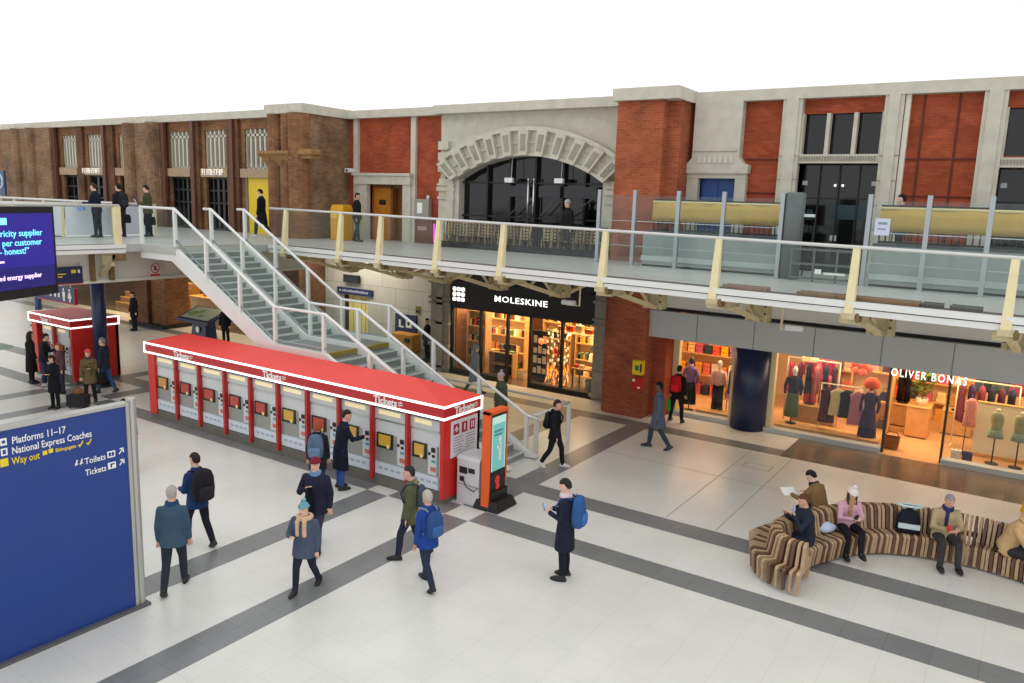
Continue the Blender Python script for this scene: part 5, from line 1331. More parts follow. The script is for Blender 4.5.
terrace('grey panel standing in for glass reflection at the right end', 'ochre canvas banner behind the glass screen at the right hand end', 'black terrace railing behind the right ochre canvas', -3.3, 2.6, 19.95)
t = thing('rolled_barrier', 'dark grey cylinder post beside the end of the left glass screen', 'barrier post', (-5.22, 20.35, ZD))
MB().lathe([(.24,0),(.24,2.1),(.2,2.14)],(0,0,0),18).build('drum', mat('drum_grey',(96,104,102),.5,var=.1), t, True); MB().tube([(.24,0,1.6),(.5,.05,1.5),(.45,.05,.8),(.3,0,.1)],.02,6).build('cable', M_black, t, True); MB().box(.0,.5,-.03,.03,1.55,1.62).build('arm', M_steel, t)
t = thing('terrace_gate', 'low dark gate with white marks between the two glass screens', 'gate', (-5.1, 19.9, ZD))
mb = MB()
for z in (.06,.4,.75): mb.box(0,1.6,-.02,.02,z,z+.05)
for x in (0,.53,1.06,1.57): mb.box(x,x+.04,-.025,.025,0,.82)
mb.build('frame', mat('gate_grey',(88,94,96),.5), t); MB().box(.6,.75,-.03,-.02,.2,.32).box(.8,1.3,-.03,-.02,.2,.25).build('white_mark', M_letter, t)
mb = MB().use(mat('notice_lilac',(206,212,232),.5)).box(-.16,.16,0,.012,0,.38); mb.use(mat('print_grey',(140,146,170),.5)).box(-.1,.1,-.003,0,.24,.3).box(-.1,.08,-.003,0,.12,.16)
tag(mb.build('notice_board'), 'pale notice fixed to the left end of the right hand glass screen', 'notice', None, (-3.1, 19.8, ZD+1.2))
# dark stack of folded cafe chairs behind rails in the arch
cr = thing('cafe_railing', 'black railing with thin bars in front of the stone arch', 'railing', (-18.4, 22.35, ZD))
mb = MB()
for k in range(52): mb.box(k*.135,k*.135+.025,-.012,.012,.05,.95)
mb.build('balusters', M_black, cr); MB().box(0,7.0,-.02,.02,.93,.98).box(0,7.0,-.02,.02,.05,.1).build('rails', M_black, cr); MB().box(0,7.0,.03,.05,0,.22).build('kickboard', M_dark, cr)
M_chair = [mat('chair_tan',(168,140,100),.6,var=.12), mat('chair_brown',(128,104,74),.6,var=.12), mat('chair_pale',(190,168,130),.6,var=.1)]
n = -1; ORD_ = ('first','second','third','fourth','fifth','sixth','seventh','eighth','ninth','tenth','eleventh','twelfth','thirteenth','fourteenth','fifteenth','sixteenth','seventeenth','eighteenth','nineteenth','twentieth')
for k in range(22):
    x = -18.1+.30*k
    if 12 <= k <= 13: continue
    n += 1
    mb = MB()
    for sx in (-.2,.16): mb.bar((sx,.0,0),(sx+.04,.16,.95),.05,.04)
    for q in range(4): mb.box(-.18,.2,.10+.012*q,.13+.012*q,.50+.11*q,.58+.11*q)
    mb.box(-.2,.2,-.02,.3,.42,.46); mb.bar((-.18,.3,0),(-.18,.1,.45),.04,.04).bar((.18,.3,0),(.18,.1,.45),.04,.04)
    tag(mb.build('cafe_chair', M_chair[(k*7)%3]), '%s wooden cafe chair, %s from the left behind the arch railing' % (('tan','brown','pale')[(k*7)%3], ORD_[n]), 'chair', 'wooden cafe chairs behind the arch railing', (x, 22.75, ZD), random.uniform(-.2,.2))
t = thing('parcel_cabinet', 'tall yellow orange cabinet by the brick pier near the oak doors', 'cabinet', (-22.75, 21.95, ZD))
MB().rings([[(x,y,z) for x,y in ((-.34,-.3),(.34,-.3),(.34,.25),(-.34,.25))] for z in (0,1.2)]+[[(x*.9,y*.8,1.36) for x,y in ((-.34,-.3),(.34,-.3),(.34,.25),(-.34,.25))]]).build('body', mat('cabinet_amber',(220,158,20),.4), t, bevel=.03); MB().box(.12,.34,-.31,-.30,.3,1.1).build('slot', mat('cabinet_ambdk',(170,110,20),.5), t); MB().box(-.32,.02,-.31,-.3,.85,1.1).build('panel', mat('cabinet_yel',(236,190,60),.4), t)
t = thing('utility_box', 'grey utility box with a white notice on the red wall beside the stone arch', 'utility box', (-19.85, 23.46, ZD+1.0))
MB().box(-.36,.36,-.2,0,0,.68).build('case', mat('box_grey',(150,150,138),.5), t, bevel=.02); MB().box(-.2,.05,-.21,-.2,.14,.54).build('notice', M_letter, t); MB().lathe([(.06,.68),(.06,.82)],(.25,-.1,0),8).build('lamp_cap', M_white, t, True)
t = thing('low_cabinet', 'brown wall panel with dim lettering under the grey utility box', 'wall panel', (-19.78, 23.36, ZD))
MB().box(-.45,.42,-.02,.1,0,.9).build('body', mat('panel_brown',(110,60,44),.5), t); MB().box(-.3,.15,-.03,-.02,.5,.65).build('label_plate', mat('plate_pink',(176,140,130),.5), t)
tag(MB().box(-.03,.03,-.06,0,0,.72).build('neon_tube', mat('neon_pink',(240,90,220),.4,emit=(235,60,215),estr=1.0)), 'upright magenta light strip beside the stone arch', 'light', None, (-19.32, 23.46, ZD+.05))
t = thing('security_camera', 'small white security camera on the red wall above the yellow cabinet', 'camera', (-23.62, 23.46, 7.55))
MB().box(-.12,.2,-.42,-.1,-.06,.1).build('housing', M_white, t, bevel=.02); MB().box(.0,.08,-.14,0,-.03,.05).build('wall_arm', M_white, t); MB().ball((.03,-.43,.02),.05,n=8,m=6).build('lens', M_black, t)
t = thing('roundel_sign', 'dark blue sign with a pale ring at the far left edge of the upper level', 'sign', (-41.3, 17.9, ZD))
MB().box(-.7,.3,0,.1,1.2,2.35).build('panel', mat('sign_slate',(48,66,96),.4), t); MB().box(-.24,-.14,.02,.08,0,1.2).build('post', M_steel, t)
ring = [(-.1+.3*math.cos(2*PI*k/20), -.01, 1.85+.3*math.sin(2*PI*k/20)) for k in range(21)]; MB().tube(ring,.06,6).build('ring', mat('ring_pale',(176,196,216),.4), t, True)
for x, w_, lab in ((-40.6,1.7,'small lit white letters over the dark door behind the suited men'), (-30.65,1.5,'small lit white letters over the dark door left of the yellow door')):
    t = thing('door_letters', lab, 'lettering', (x, 21.86, 7.28))
    MB().box(-w_/2,w_/2,-.02,0,-.02,.0).build('rail', M_steel, t)
    mb = MB(); kx = -w_/2; kk = 0
    while kx < w_/2-.1:
        lw = (.10,.13,.08,.14,.11)[kk%5]
        mb.box(kx,kx+.03,-.03,0,0,.24)
        if kk%3 != 1: mb.box(kx,kx+lw,-.03,0,.2,.24)
        if kk%2 == 0: mb.box(kx,kx+lw,-.03,0,.1,.14)
        if kk%4 == 3: mb.box(kx+lw-.03,kx+lw,-.03,0,0,.24)
        kx += lw+.06; kk += 1
    mb.build('letters', mat('door_letter_white', (236,232,222), .5, emit=(255,250,240), estr=.3), t)

# ================================================================== CLOTHES SHOP
def garment(kind, label, x, y, ztop, ln, wd, rgb, rot=PI/2, group=None):
    t = thing(kind, label, kind.replace('_',' '), (x, y, ztop), rot, group)
    n = 20; rr = []
    for z, fx, fy in ((0,.25,.5),(-.05,.62,.8),(-.10,.98,1.0),(-.25,.86,1.0),(-ln*.55,.88,1.1),(-ln*.8,1.0,1.25),(-ln,1.06,1.3)):
        rr.append([((wd/2*fx)*math.cos(2*PI*k/n), (.055*fy)*math.sin(2*PI*k/n)*(1+.35*math.sin(k*2.3+ztop*7)), z) for k in range(n)])
    MB().rings(rr).build('cloth', fabric(rgb), t, True)
    MB().tube([(0,0,0),(0,0,.05),(.025,0,.08),(.0,0,.105),(-.02,0,.085)],.006,5).build('hanger', M_steel, t)
    return t
def rail(label, x, y, w_, h, rot=0):
    t = thing('clothes_rail', label, 'clothes rail', (x, y, .02), rot)
    MB().tube([(0,0,h),(w_,0,h)],.022,8).build('bar', mat('rail_cream',(240,226,190),.4), t, True)
    for q in (0,w_): MB().tube([(q,0,0),(q,0,h)],.02,8).build('upright', mat('rail_cream',(240,226,190),.4), t, True); MB().box(q-.02,q+.02,-.25,.25,0,.03).build('foot', mat('rail_cream',(240,226,190),.4), t)
    return t
def mannequin(label, x, y, z, top, bottom, kind='trousers', rot=PI, head=None, h=1.72, hat=None, bust=False):
    s = h/1.72; t = thing('mannequin', label, 'mannequin', (x, y, z), rot)
    def el(pr, m_, name):
        MB().rings([[(rx*s*math.cos(2*PI*k/14)+ox*s, ry*s*math.sin(2*PI*k/14), zz*s) for k in range(14)] for zz, rx, ry, ox in pr]).build(name, m_, t, True)
    mt = fabric(top); skin = mat('mannequin_shell',(236,222,200),.4)
    b0 = .95
    kx = .85 if kind == 'bust' else 1
    el([(b0,.165*kx,.12,0),(1.05,.14,.105,0),(1.2,.165,.115,0),(1.36,.19*kx,.115,0),(1.43,.15,.09,0),(1.47,.07,.065,0)], mt, 'top')
    el([(1.46,.055,.055,0),(1.54,.05,.05,0),(1.56,.03,.03,0)], skin, 'neck')
    if head: el([(1.53,.04,.05,0),(1.58,.07,.085,0),(1.66,.078,.095,0),(1.74,.05,.06,0),(1.76,.02,.02,0)], mat('mannequin_head_%d_%d_%d' % head, head, .4), 'head')
    if hat: el([(1.6,.16,.16,0),(1.68,.22,.2,0),(1.8,.2,.18,0),(1.9,.1,.1,0)], fabric(hat), 'hat')
    for sx in ((-1,1) if kind != 'bust' else ()):
        mb = MB().tube([(sx*.17*s,0,1.40*s),(sx*.25*s,.0,1.14*s),(sx*.22*s,.06*s,.9*s)],[.06*s,.05*s,.035*s],8); mb.build('sleeve', mt, t, True)
    if kind == 'trousers':
        for sx in (-1,1): el([(.05,.09,.10,sx*.11),(.45,.08,.085,sx*.10),(.8,.10,.10,sx*.09),(.97,.11,.11,sx*.06)], fabric(bottom), 'leg')
    elif kind == 'skirt': el([(.22,.22,.2,0),(.5,.21,.18,0),(.8,.18,.14,0),(1.0,.15,.11,0)], fabric(bottom), 'skirt')
    elif kind == 'dress': el([(.12,.26,.22,0),(.4,.24,.2,0),(.8,.19,.14,0),(1.0,.155,.115,0)], fabric(bottom), 'skirt')
    elif kind == 'bust': el([(.74,.2,.14,0),(.86,.18,.13,0),(.97,.165,.12,0)], fabric(bottom), 'hem')
    MB().tube([(0,0,0),(0,0,.95*s)],.018,8).lathe([(.16,0),(.16,.02),(.03,.035)],(0,0,0),16).build('stand', M_black, t, True)
    return t
def plinth(label, x0, x1, y0, y1, z1, m_=None, name='display_plinth'):
    t = thing(name, label, 'plinth', ((x0+x1)/2, (y0+y1)/2, 0)); w_ = (x1-x0)/2; d_ = (y1-y0)/2
    MB().box(-w_,w_,-d_,d_,.04,z1).build('box', m_ or M_wood, t, bevel=.01); MB().box(-w_+.04,w_-.04,-d_+.04,d_-.04,0,.04).build('toe_kick', M_wooddk, t); MB().box(-w_-.02,w_+.02,-d_-.02,d_+.02,z1,z1+.03).build('top_board', m_ or M_wood, t)
    return t
# left window
plinth('low wooden window platform left of the dark blue column', -8.55,-7.45,23.6,24.2,.16)
mannequin('mannequin in a lilac top and black skirt at the left of the left clothes window', -8.95,24.0,.02,(132,104,158),(30,26,34),'skirt',head=(40,34,34))
mannequin('mannequin in a pink blouse and black trousers in the left clothes window', -8.05,24.1,.02,(226,178,166),(30,30,34),'trousers',head=(236,222,200))
rail('cream clothes rail in the clothes window just left of the dark blue column', -7.85,24.45,.95,1.55)
gc = [((52,58,84),'navy top'),((66,44,70),'plum top'),((110,60,84),'mauve blouse'),((196,166,150),'beige blouse'),((80,64,110),'purple dress'),((92,98,124),'grey blue dress'),((64,40,76),'dark purple dress')]
for k, (c, nm) in enumerate(gc):
    garment('hanging_garment', nm + ' hanging on the rail just left of the dark blue column', -7.78+.125*k, 24.45, 1.45, .75+.07*k, .44, c, PI/2+.25, 'garments on the rail beside the column')
# shelf wall of bright clothes behind
def shelves(label, x0, x1, y, h, rows, back=M_warmwall):
    t = thing('shelf_unit', label, 'shelf unit', (x0, y, 0)); W_ = x1-x0
    MB().box(0,W_,.36,.4,0,h).build('back_panel', back, t)
    for q in (0, W_-.04): MB().box(q,q+.04,0,.38,0,h).build('side_panel', M_wood, t)
    for r in range(rows+1): MB().box(.04,W_-.04,0,.36,r*(h-.04)/rows,r*(h-.04)/rows+.04).build('shelf', M_wood, t)
    return t
bright = [(246,170,60),(232,90,60),(240,196,120),(226,120,90),(252,186,40),(200,90,110),(240,214,180),(150,110,170),(60,60,66),(214,150,60)]
nmz = ['amber','coral','straw','salmon','golden','rose','cream','lilac','charcoal','ochre']
shelves('tall shelf unit of bright clothes at the back of the left clothes window', -11.3,-6.9,26.2,3.0,4)
for r in range(4):
    for k in range(14):
        c = (k*3+r*5) % 10
        mb = MB(); z = .0
        hh = .34+.1*random.random()
        for q in range(3): mb.rings([[(-.12+.24*a, -.13+.26*b_, q*hh/3+zz) for a, b_ in ((0,0),(1,0),(1,1),(0,1))] for zz in (.0,hh/3-.015)])
        tag(mb.build('folded_garments', fabric(bright[c]), bevel=.012), '%s folded clothes, %s from the left on the %s of the left window shelves' % (nmz[c], ORD_[k], ('bottom tier','second tier','third tier','top tier')[r]), 'folded clothes', 'folded clothes in the left window', (-11.05+.3*k, 26.38, .04+r*.74))
for k in range(10):
    c = (k*3+1)%10
    garment('hanging_garment', '%s top hung high at the back of the left clothes window' % nmz[c], -10.7+.40*k, 25.5, 2.62, .62, .46, bright[c], .3*(k%2), 'tops hung high in the left window')
t = thing('ceiling_hung_rail', 'thin rail under the ceiling of the left clothes window', 'clothes rail', (-11.0,25.5,2.72)); MB().tube([(0,0,0),(4.0,0,0)],.018,8).build('bar', M_steel, t); MB().tube([(.2,0,0),(.2,0,.58)],.01,5).tube([(3.8,0,0),(3.8,0,.58)],.01,5).build('rod', M_steel, t)
# middle window
plinth('low wooden window platform below the hanging clothes of the middle window', -6.05,-3.2,23.62,24.3,.16)
plinth('wooden stage under the pink jumpsuit in the middle window', -5.85,-4.6,24.6,25.3,.62)
mannequin('mannequin in a navy top and long green skirt in the middle clothes window', -5.7,24.0,.19,(40,42,66),(92,106,66),'skirt',head=(240,230,214))
mannequin('mannequin in a pink jumpsuit on the wooden stage of the middle window', -5.42,24.95,.65,(212,84,104),(214,90,110),'trousers')
mannequin('mannequin in a crimson blouse and trousers at the right of the wooden stage', -5.0,25.05,.65,(150,44,64),(206,86,104),'trousers')
mannequin('mannequin in a dark floral dress beside the right end of the middle window', -3.55,24.0,.02,(62,44,70),(56,46,84),'dress',head=(60,40,40),hat=(238,92,50))
rail('cream clothes rail with four garments in the middle clothes window', -4.9,23.98,1.2,1.55)
for k, (c, nm, ln) in enumerate((((86,34,54),'burgundy patterned dress',1.05),((226,204,150),'cream jumper',.8),((46,54,70),'dark teal shirt',.82),((196,126,140),'dusty pink dress',.98))):
    garment('hanging_garment', nm + ' hanging on the rail in the middle clothes window', -4.7+.27*k, 23.98, 1.46, ln, .44, c, .25, 'garments on the middle window rail')
rail('tall cream clothes rail behind the green skirted mannequin', -6.05,24.5,.01+1.5,2.1)
for k in range(6):
    c = [(196,60,84),(120,40,60),(40,44,60),(206,120,120),(44,52,76),(60,50,60)][k]; nm = ['crimson','wine','black navy','salmon pink','navy','charcoal'][k]
    garment('hanging_garment', nm + ' garment on the tall rail behind the green skirted mannequin', -5.92+.25*k, 24.5, 2.0, .9, .44, c, PI/2, 'garments on the tall rail')
shelves('shelf unit of handbags at the back of the middle clothes window', -4.4,-3.2,25.6,2.7,3)
for r in range(3):
    for k in range(3):
        c = [(60,44,50),(196,110,80),(90,60,50),(220,190,150),(170,70,60),(44,46,56),(150,120,80),(206,150,120),(80,50,60)][r*3+k]; nm = ['black','rust','brown','cream','red','navy','olive tan','peach','plum'][r*3+k]
        t = thing('handbag', nm + ' handbag on the shelf unit at the back of the middle window', 'handbag', (-4.15+.36*k, 25.78, .04+.887*r), 0, 'handbags on the shelf')
        MB().rings([[(-.14*f,-.06,z),(.14*f,-.06,z),(.14*f,.06,z),(-.14*f,.06,z)] for z, f in ((0,1.0),(.2,.92),(.26,.7))]).build('body', fabric(c,.5), t, bevel=.012); MB().tube([(-.07,0,.25),(-.05,0,.38),(.05,0,.38),(.07,0,.25)],.01,6).build('handle', fabric(c,.5), t, True)
t = thing('pendant_lamp', 'pale straw lampshade hanging in the middle clothes window', 'lamp', (-5.45,24.7,2.05)); MB().lathe([(.26,0),(.2,.34),(.04,.36)],(0,0,0),18).build('lamp_shade', mat('straw_shade',(240,212,150),.7,emit=(255,214,140),estr=.8), t, True); MB().tube([(0,0,.36),(0,0,1.25)],.01,5).build('cable', M_black, t)
t = thing('paper_flower', 'large coral paper flower hanging by the right end of the middle window', 'decoration', (-4.0,24.6,2.1))
mb = MB()
for k in range(14): mb.ball((.22*math.cos(k*2.4)*(k/14.0)**.5, .12*math.sin(k*1.7), .2*math.sin(k*2.4)*(k/14.0)**.5), .14,.06,.12,8,5)
mb.build('petals', fabric((240,120,84)), t, True); MB().tube([(0,0,.2),(0,0,1.2)],.006,5).build('thread', M_white, t)
t = thing('wicker_basket', 'brown wicker basket on the floor just inside the clothes shop entrance', 'basket', (-2.86,23.9,0)); MB().rings([[(x*f,y*f,z) for x,y in ((-.2,-.15),(.2,-.15),(.2,.15),(-.2,.15))] for z, f in ((0,.85),(.34,1.0),(.34,.9),(.05,.78))]).build('body', fabric((140,92,56)), t); MB().tube([(-.2,0,.33),(-.1,0,.48),(.1,0,.48),(.2,0,.33)],.014,6).build('handle', fabric((110,72,44)), t, True)
# entrance and right window
shelves('wide shelf unit on the far back wall seen through the clothes shop entrance', -5.2,-1.0,27.95,2.5,4)
for r in range(4):
    for k in range(10):
        c = (k*7+r*3) % 10
        hh = .22+.2*random.random()
        mb = MB().box(-.14,.14,-.12,.12,0,hh*.5); mb.box(-.12,.12,-.11,.11,hh*.5+.005,hh)
        tag(mb.build('folded_garments', fabric(bright[c]), bevel=.01), '%s folded clothes, %s from the left on the %s of the far back shelves' % (nmz[c], ORD_[k], ('bottom tier','second tier','third tier','top tier')[r]), 'folded clothes', 'folded clothes at the back of the shop', (-4.95+.41*k, 28.12, .04+r*.615))
plinth('wooden display block under the crimson topped mannequin', -3.4,-2.75,26.6,27.2,.68)
plinth('pale wooden counter with a plant on it in the clothes shop entrance', -2.75,-2.15,25.5,26.3,.92, mat('counter_oak',(214,156,92),.5,var=.08), 'display_counter')
t = thing('potted_plant', 'leafy green plant on the pale wooden counter of the clothes shop', 'plant', (-2.42,25.85,.95)); MB().lathe([(.13,0),(.17,.22),(.15,.22),(.12,.03)],(0,0,0),14).build('pot', mat('pot_cream',(222,206,170),.6), t, True)
mb = MB()
for k in range(110):
    a = k*2.4; r = .12+.45*(k/110.0); z = .22+.85*random.random(); d = Vector((math.cos(a),math.sin(a),.5)).normalized(); sd = Vector((-math.sin(a),math.cos(a),0)); p0_ = Vector((0,0,z*.8))+d*r*.5
    mb.add([p0_, p0_+d*.09+sd*.05, p0_+d*.2, p0_+d*.09-sd*.05],[(0,1,2,3)])
mb.build('leaves', fabric((96,118,44)), t); MB().tube([(0,0,.1),(.02,0,.95)],.02,6).build('stem', M_wooddk, t)
mannequin('mannequin in a crimson top and black trousers seen through the clothes shop entrance', -3.05,26.9,.72,(112,34,34),(24,22,24),'trousers',h=1.78)
plinth('low table with a black hat deep inside the clothes shop entrance', -1.9,-1.1,26.6,27.3,.7, name='display_table')
t = thing('black_hat', 'black brimmed hat on the low table deep in the shop', 'hat', (-1.5,26.9,.73)); MB().lathe([(.2,0),(.2,.015),(.1,.03),(.09,.12),(.03,.14)],(0,0,0),18).build('crown', fabric((24,24,28)), t, True); MB().lathe([(.102,.03),(.1,.06)],(0,0,0),18).build('band', fabric((80,60,50)), t, True)
rail('clothes rail of dark dresses right of the clothes shop entrance', -1.5,25.4,1.5,1.95)
for k in range(6):
    c = [(120,60,76),(70,50,86),(150,70,84),(52,56,74),(96,44,56),(44,40,52)][k]; nm = ['mauve','violet','rose','slate','claret','black plum'][k]
    garment('hanging_garment', nm + ' dress on the rail right of the clothes shop entrance', -1.38+.24*k, 25.4, 1.86, 1.1, .44, c, PI/2+.4, 'dresses right of the entrance')
for k in range(8):
    c = [(56,66,62),(80,92,80),(150,50,70),(46,60,66),(40,46,52),(96,60,66),(60,70,86),(36,40,44)][k]; nm = ['dark green','sage','raspberry','dark teal','charcoal','maroon','steel blue','black'][k]
    garment('hanging_garment', nm + ' top hung high at the back of the right clothes window', -.9+.42*k, 26.2, 2.3, .75, .5, c, .2*(k%3), 'tops hung high in the right window')
t = thing('ceiling_hung_rail', 'thin rail under the ceiling of the right clothes window', 'clothes rail', (-1.1,26.2,2.4)); MB().tube([(0,0,0),(3.6,0,0)],.018,8).build('bar', M_steel, t); MB().tube([(.2,0,0),(.2,0,.9)],.01,5).tube([(3.4,0,0),(3.4,0,.9)],.01,5).build('rod', M_steel, t)
t = thing('display_wall', 'pale cream display wall behind the two necklace busts in the right window', 'display wall', (-.95,24.75,0)); MB().box(0,3.4,0,.1,.1,1.5).build('panel', mat('display_cream',(236,226,196),.6), t); MB().box(0,3.4,-.1,.2,0,.1).build('base', M_wood, t); MB().box(0,3.4,-.02,.12,1.5,1.54).build('cap_rail', M_wood, t)
mannequin('left necklace bust in sage green on a thin stand in the right clothes window', -.42,24.1,.02,(172,172,130),(150,168,150),'bust',h=1.68)
mannequin('right necklace bust in sage green on a thin stand in the right clothes window', .12,24.1,.02,(172,172,130),(150,168,150),'bust',h=1.68)
mannequin('dummy in a sage top on a thin stand, partly past the right edge', .7,24.1,.02,(172,172,130),(150,168,150),'bust',h=1.68)
garment('hanging_garment', 'pale pink dress hanging beside the cream display wall', -1.08, 24.6, 1.62, .8, .32, (232,156,146), .2)
t = thing('garment_stand', 'thin black stand holding the pale pink dress', 'stand', (-1.15,24.7,0)); MB().tube([(0,0,0),(0,0,1.72),(0,-.1,1.72)],.012,6).build('pole', M_black, t); MB().lathe([(.14,0),(.14,.02)],(0,0,0),14).build('foot', M_black, t)
for k, (x, c, lab) in enumerate(((-1.25,(236,226,206),'cream shopping box on the sill at the left of the right window'),(-.98,(74,66,110),'purple gift bag on the sill at the left of the right window'))):
    t = thing('gift_bag', lab, 'bag', (x,23.75,0)); MB().box(-.12,.12,-.07,.07,0,.32).build('body', fabric(c,.5), t, bevel=.006); MB().tube([(-.06,0,.31),(-.04,0,.42),(.04,0,.42),(.06,0,.31)],.006,5).build('handle', M_black, t)

# ================================================================== STATIONERY SHOP
shelves('lit shelf unit at the left window of the stationery shop', -18.1,-17.2,24.0,2.4,4)
shelves('shelf unit of notebooks deep in the stationery shop entrance', -16.0,-14.7,26.2,2.6,4)
shelves('low dark bookcase with a counter top close to the stationery window glass', -16.95,-15.85,23.9,.95,2, mat('bookcase_back',(50,34,26),.6))
shelves('tall shelf unit of notebooks behind the low dark bookcase', -18.25,-16.3,25.4,2.6,4)
shelves('shelf unit above the desk at the right of the stationery shop', -14.4,-12.3,26.0,2.6,4)
nb = [((232,206,150),'cream'),((206,70,44),'red'),((40,44,60),'navy'),((230,160,60),'orange'),((96,120,70),'green'),((244,230,200),'ivory'),((90,56,40),'brown'),((30,28,30),'black')]
ORD = ('first','second','third','fourth','fifth','sixth','seventh','eighth','ninth','tenth','eleventh','twelfth','thirteenth','fourteenth','fifteenth','sixteenth','seventeenth','eighteenth','nineteenth','twentieth','twenty-first','twenty-second')
TIER = ('bottom tier','second tier','third tier','top tier')
def books(x0, x1, y, z, n, where, grp):
    x = x0
    for k in range(n):
        c, nm = nb[random.randrange(8)]; w_ = random.uniform(.05,.12); h_ = random.uniform(.2,.3)
        if x+w_ > x1: break
        mb = MB().use(fabric(c,.6)).box(0,w_,0,.2,0,h_); mb.use(mat('page_cream',(240,230,206),.7)).box(.006,w_-.006,.006,.204,.004,h_+.003)
        tag(mb.build('notebook'), '%s notebook, %s from the left on %s' % (nm, ORD[k], where), 'notebook', grp, (x, y, z)); x += w_+.015
for r in range(4):
    books(-18.0,-17.3,24.08,.04+r*.59,6,'the %s of the left window shelf' % TIER[r],'notebooks in the left stationery window')
    books(-18.15,-16.4,25.48,.04+r*.64,16,'the %s of the tall back shelf' % TIER[r],'notebooks on the tall back shelf')
    books(-15.9,-14.8,26.28,.04+r*.64,9,'the %s of the deep shelf' % TIER[r],'notebooks deep in the stationery shop')
    books(-14.3,-12.4,26.08,.04+r*.64,10,'the %s of the desk shelf' % TIER[r],'notebooks above the desk')
for k in range(5):
    c, nm = nb[(k*3)%8]
    mb = MB().box(-.14,.14,-.1,.1,0,.04+.02*(k%3)); tag(mb.build('notebook_pile', fabric(c,.6)), nm + ' notebooks lying on the low bookcase behind the entrance, %s from the left' % ORD[k], 'notebook', 'notebooks on the low bookcase', (-16.8+.2*k, 24.08, .95))
t = thing('ornament_tree', 'tall glowing tree of paper ornaments and orange lights in the stationery window', 'decoration', (-13.95,24.0,.02))
MB().lathe([(.28,0),(.28,.06),(.03,.1),(.025,2.2)],(0,0,0),16).build('pole', M_wooddk, t)
M_or = [mat('ornament_ivory_glow',(255,232,190),.5,emit=(255,220,160),estr=1.2), mat('ornament_amber',(255,170,80),.5,emit=(255,150,60),estr=1.7), mat('ornament_brown',(130,70,40),.5), mat('ornament_green',(150,160,70),.5)]  # ivory paper emits in place of the lamplight falling on it
for k in range(90):
    z = .12+1.85*(k/90.0); a = k*2.4; r = .50-.06*math.sin(z*2)
    x, y = r*math.cos(a)*random.uniform(.5,1), r*math.sin(a)*.5
    m_ = M_or[1] if z < .75 and random.random() < .85 else M_or[random.choice((0,0,2,2,3,1))]
    if z > 1.72: m_ = M_or[0]
    mb = MB().box(-.035,.035,-.008,.008,-.05,.05) if z > .75 else MB().box(-.018,.018,-.01,.01,-.12,.1)
    o = mb.build('ornament', m_, t); o.location = (x, y, z); o.rotation_euler = (0, random.uniform(-.5,.5), random.uniform(-.6,.6))
for k, (x, z, lab) in enumerate(((-14.75,1.55,'left round red lamp in the stationery window'),(-13.6,1.95,'small round lamp right of the ornament tree'))):
    t = thing('pendant_lamp', lab, 'lamp', (x,24.1,z)); MB().ball((0,0,0),.11 if k == 0 else .05,n=14,m=10).build('globe', mat('lamp_globe_%d'%k, (255,150,90) if k == 0 else (255,244,220), .4, emit=(255,120,60) if k == 0 else (255,240,210), estr=1.6), t, True); MB().tube([(0,0,.05),(0,0,3.07-z)],.008,5).build('cable', M_black, t)
t = thing('poster_stand', 'dark display stand with white papers left of the ornament tree', 'display stand', (-14.95,24.3,0)); MB().box(-.3,.3,0,.06,0,1.9).build('board', M_black, t)
mb = MB()
for k in range(12): mb.box(-.25+.2*(k%3),-.1+.2*(k%3),-.01,0,.3+.38*(k//3),.5+.38*(k//3)+.08*(k%2))
mb.build('papers', mat('paper_cream',(238,224,196),.6), t); MB().box(-.3,.3,-.15,.2,0,.04).build('foot', M_black, t)
t = thing('desk', 'wooden desk at the right end of the stationery window', 'desk', (-12.85,24.3,0)); MB().box(-.55,.6,-.3,.3,.74,.78).build('desk_top', M_wood, t)
for x in (-.5,.55):
    for y in (-.25,.25): MB().box(x-.02,x+.02,y-.02,y+.02,0,.74).build('leg', M_black, t)
t = thing('desk_lamp', 'pale shaded lamp on the desk in the stationery window', 'lamp', (-12.7,24.3,.78)); MB().lathe([(.08,0),(.08,.02),(.015,.03),(.015,.3)],(0,0,0),12).build('base', M_steel, t); MB().lathe([(.18,.28),(.12,.55)],(0,0,0),16).build('lamp_shade', mat('desk_shade',(255,226,160),.6,emit=(255,210,130),estr=1.2), t, True)
for k, (x, c, nm) in enumerate(((-13.3,(200,60,50),'red'),(-13.1,(240,220,180),'cream'),(-12.4,(60,60,70),'dark'))):
    tag(MB().box(-.08,.08,-.1,.1,0,.06).box(-.07,.07,-.09,.09,.06,.1).build('boxed_notebook', fabric(c,.5)), nm+' boxed notebook on the desk in the stationery window', 'notebook', 'boxed notebooks on the desk', (x,24.25,.78))
t = thing('waste_bin', 'pale grey bin under the desk in the stationery window', 'bin', (-12.75,24.25,0)); MB().lathe([(.15,0),(.19,.4),(.17,.4),(.13,.02)],(0,0,0),16).build('body', mat('bin_grey',(150,166,166),.4), t, True); MB().lathe([(.195,.38),(.195,.41)],(0,0,0),16).build('rim', M_steel, t, True)
t = thing('high_shelf', 'long bright shelf of boxes high in the right stationery window', 'shelf', (-14.3,24.25,1.98)); MB().box(0,2.05,-.15,.15,0,.05).build('board', mat('lit_shelf',(255,226,160),.5,emit=(255,206,120),estr=1.0), t); MB().tube([(.1,0,.05),(.1,0,1.1)],.01,5).tube([(1.95,0,.05),(1.95,0,1.1)],.01,5).build('rod', M_steel, t)
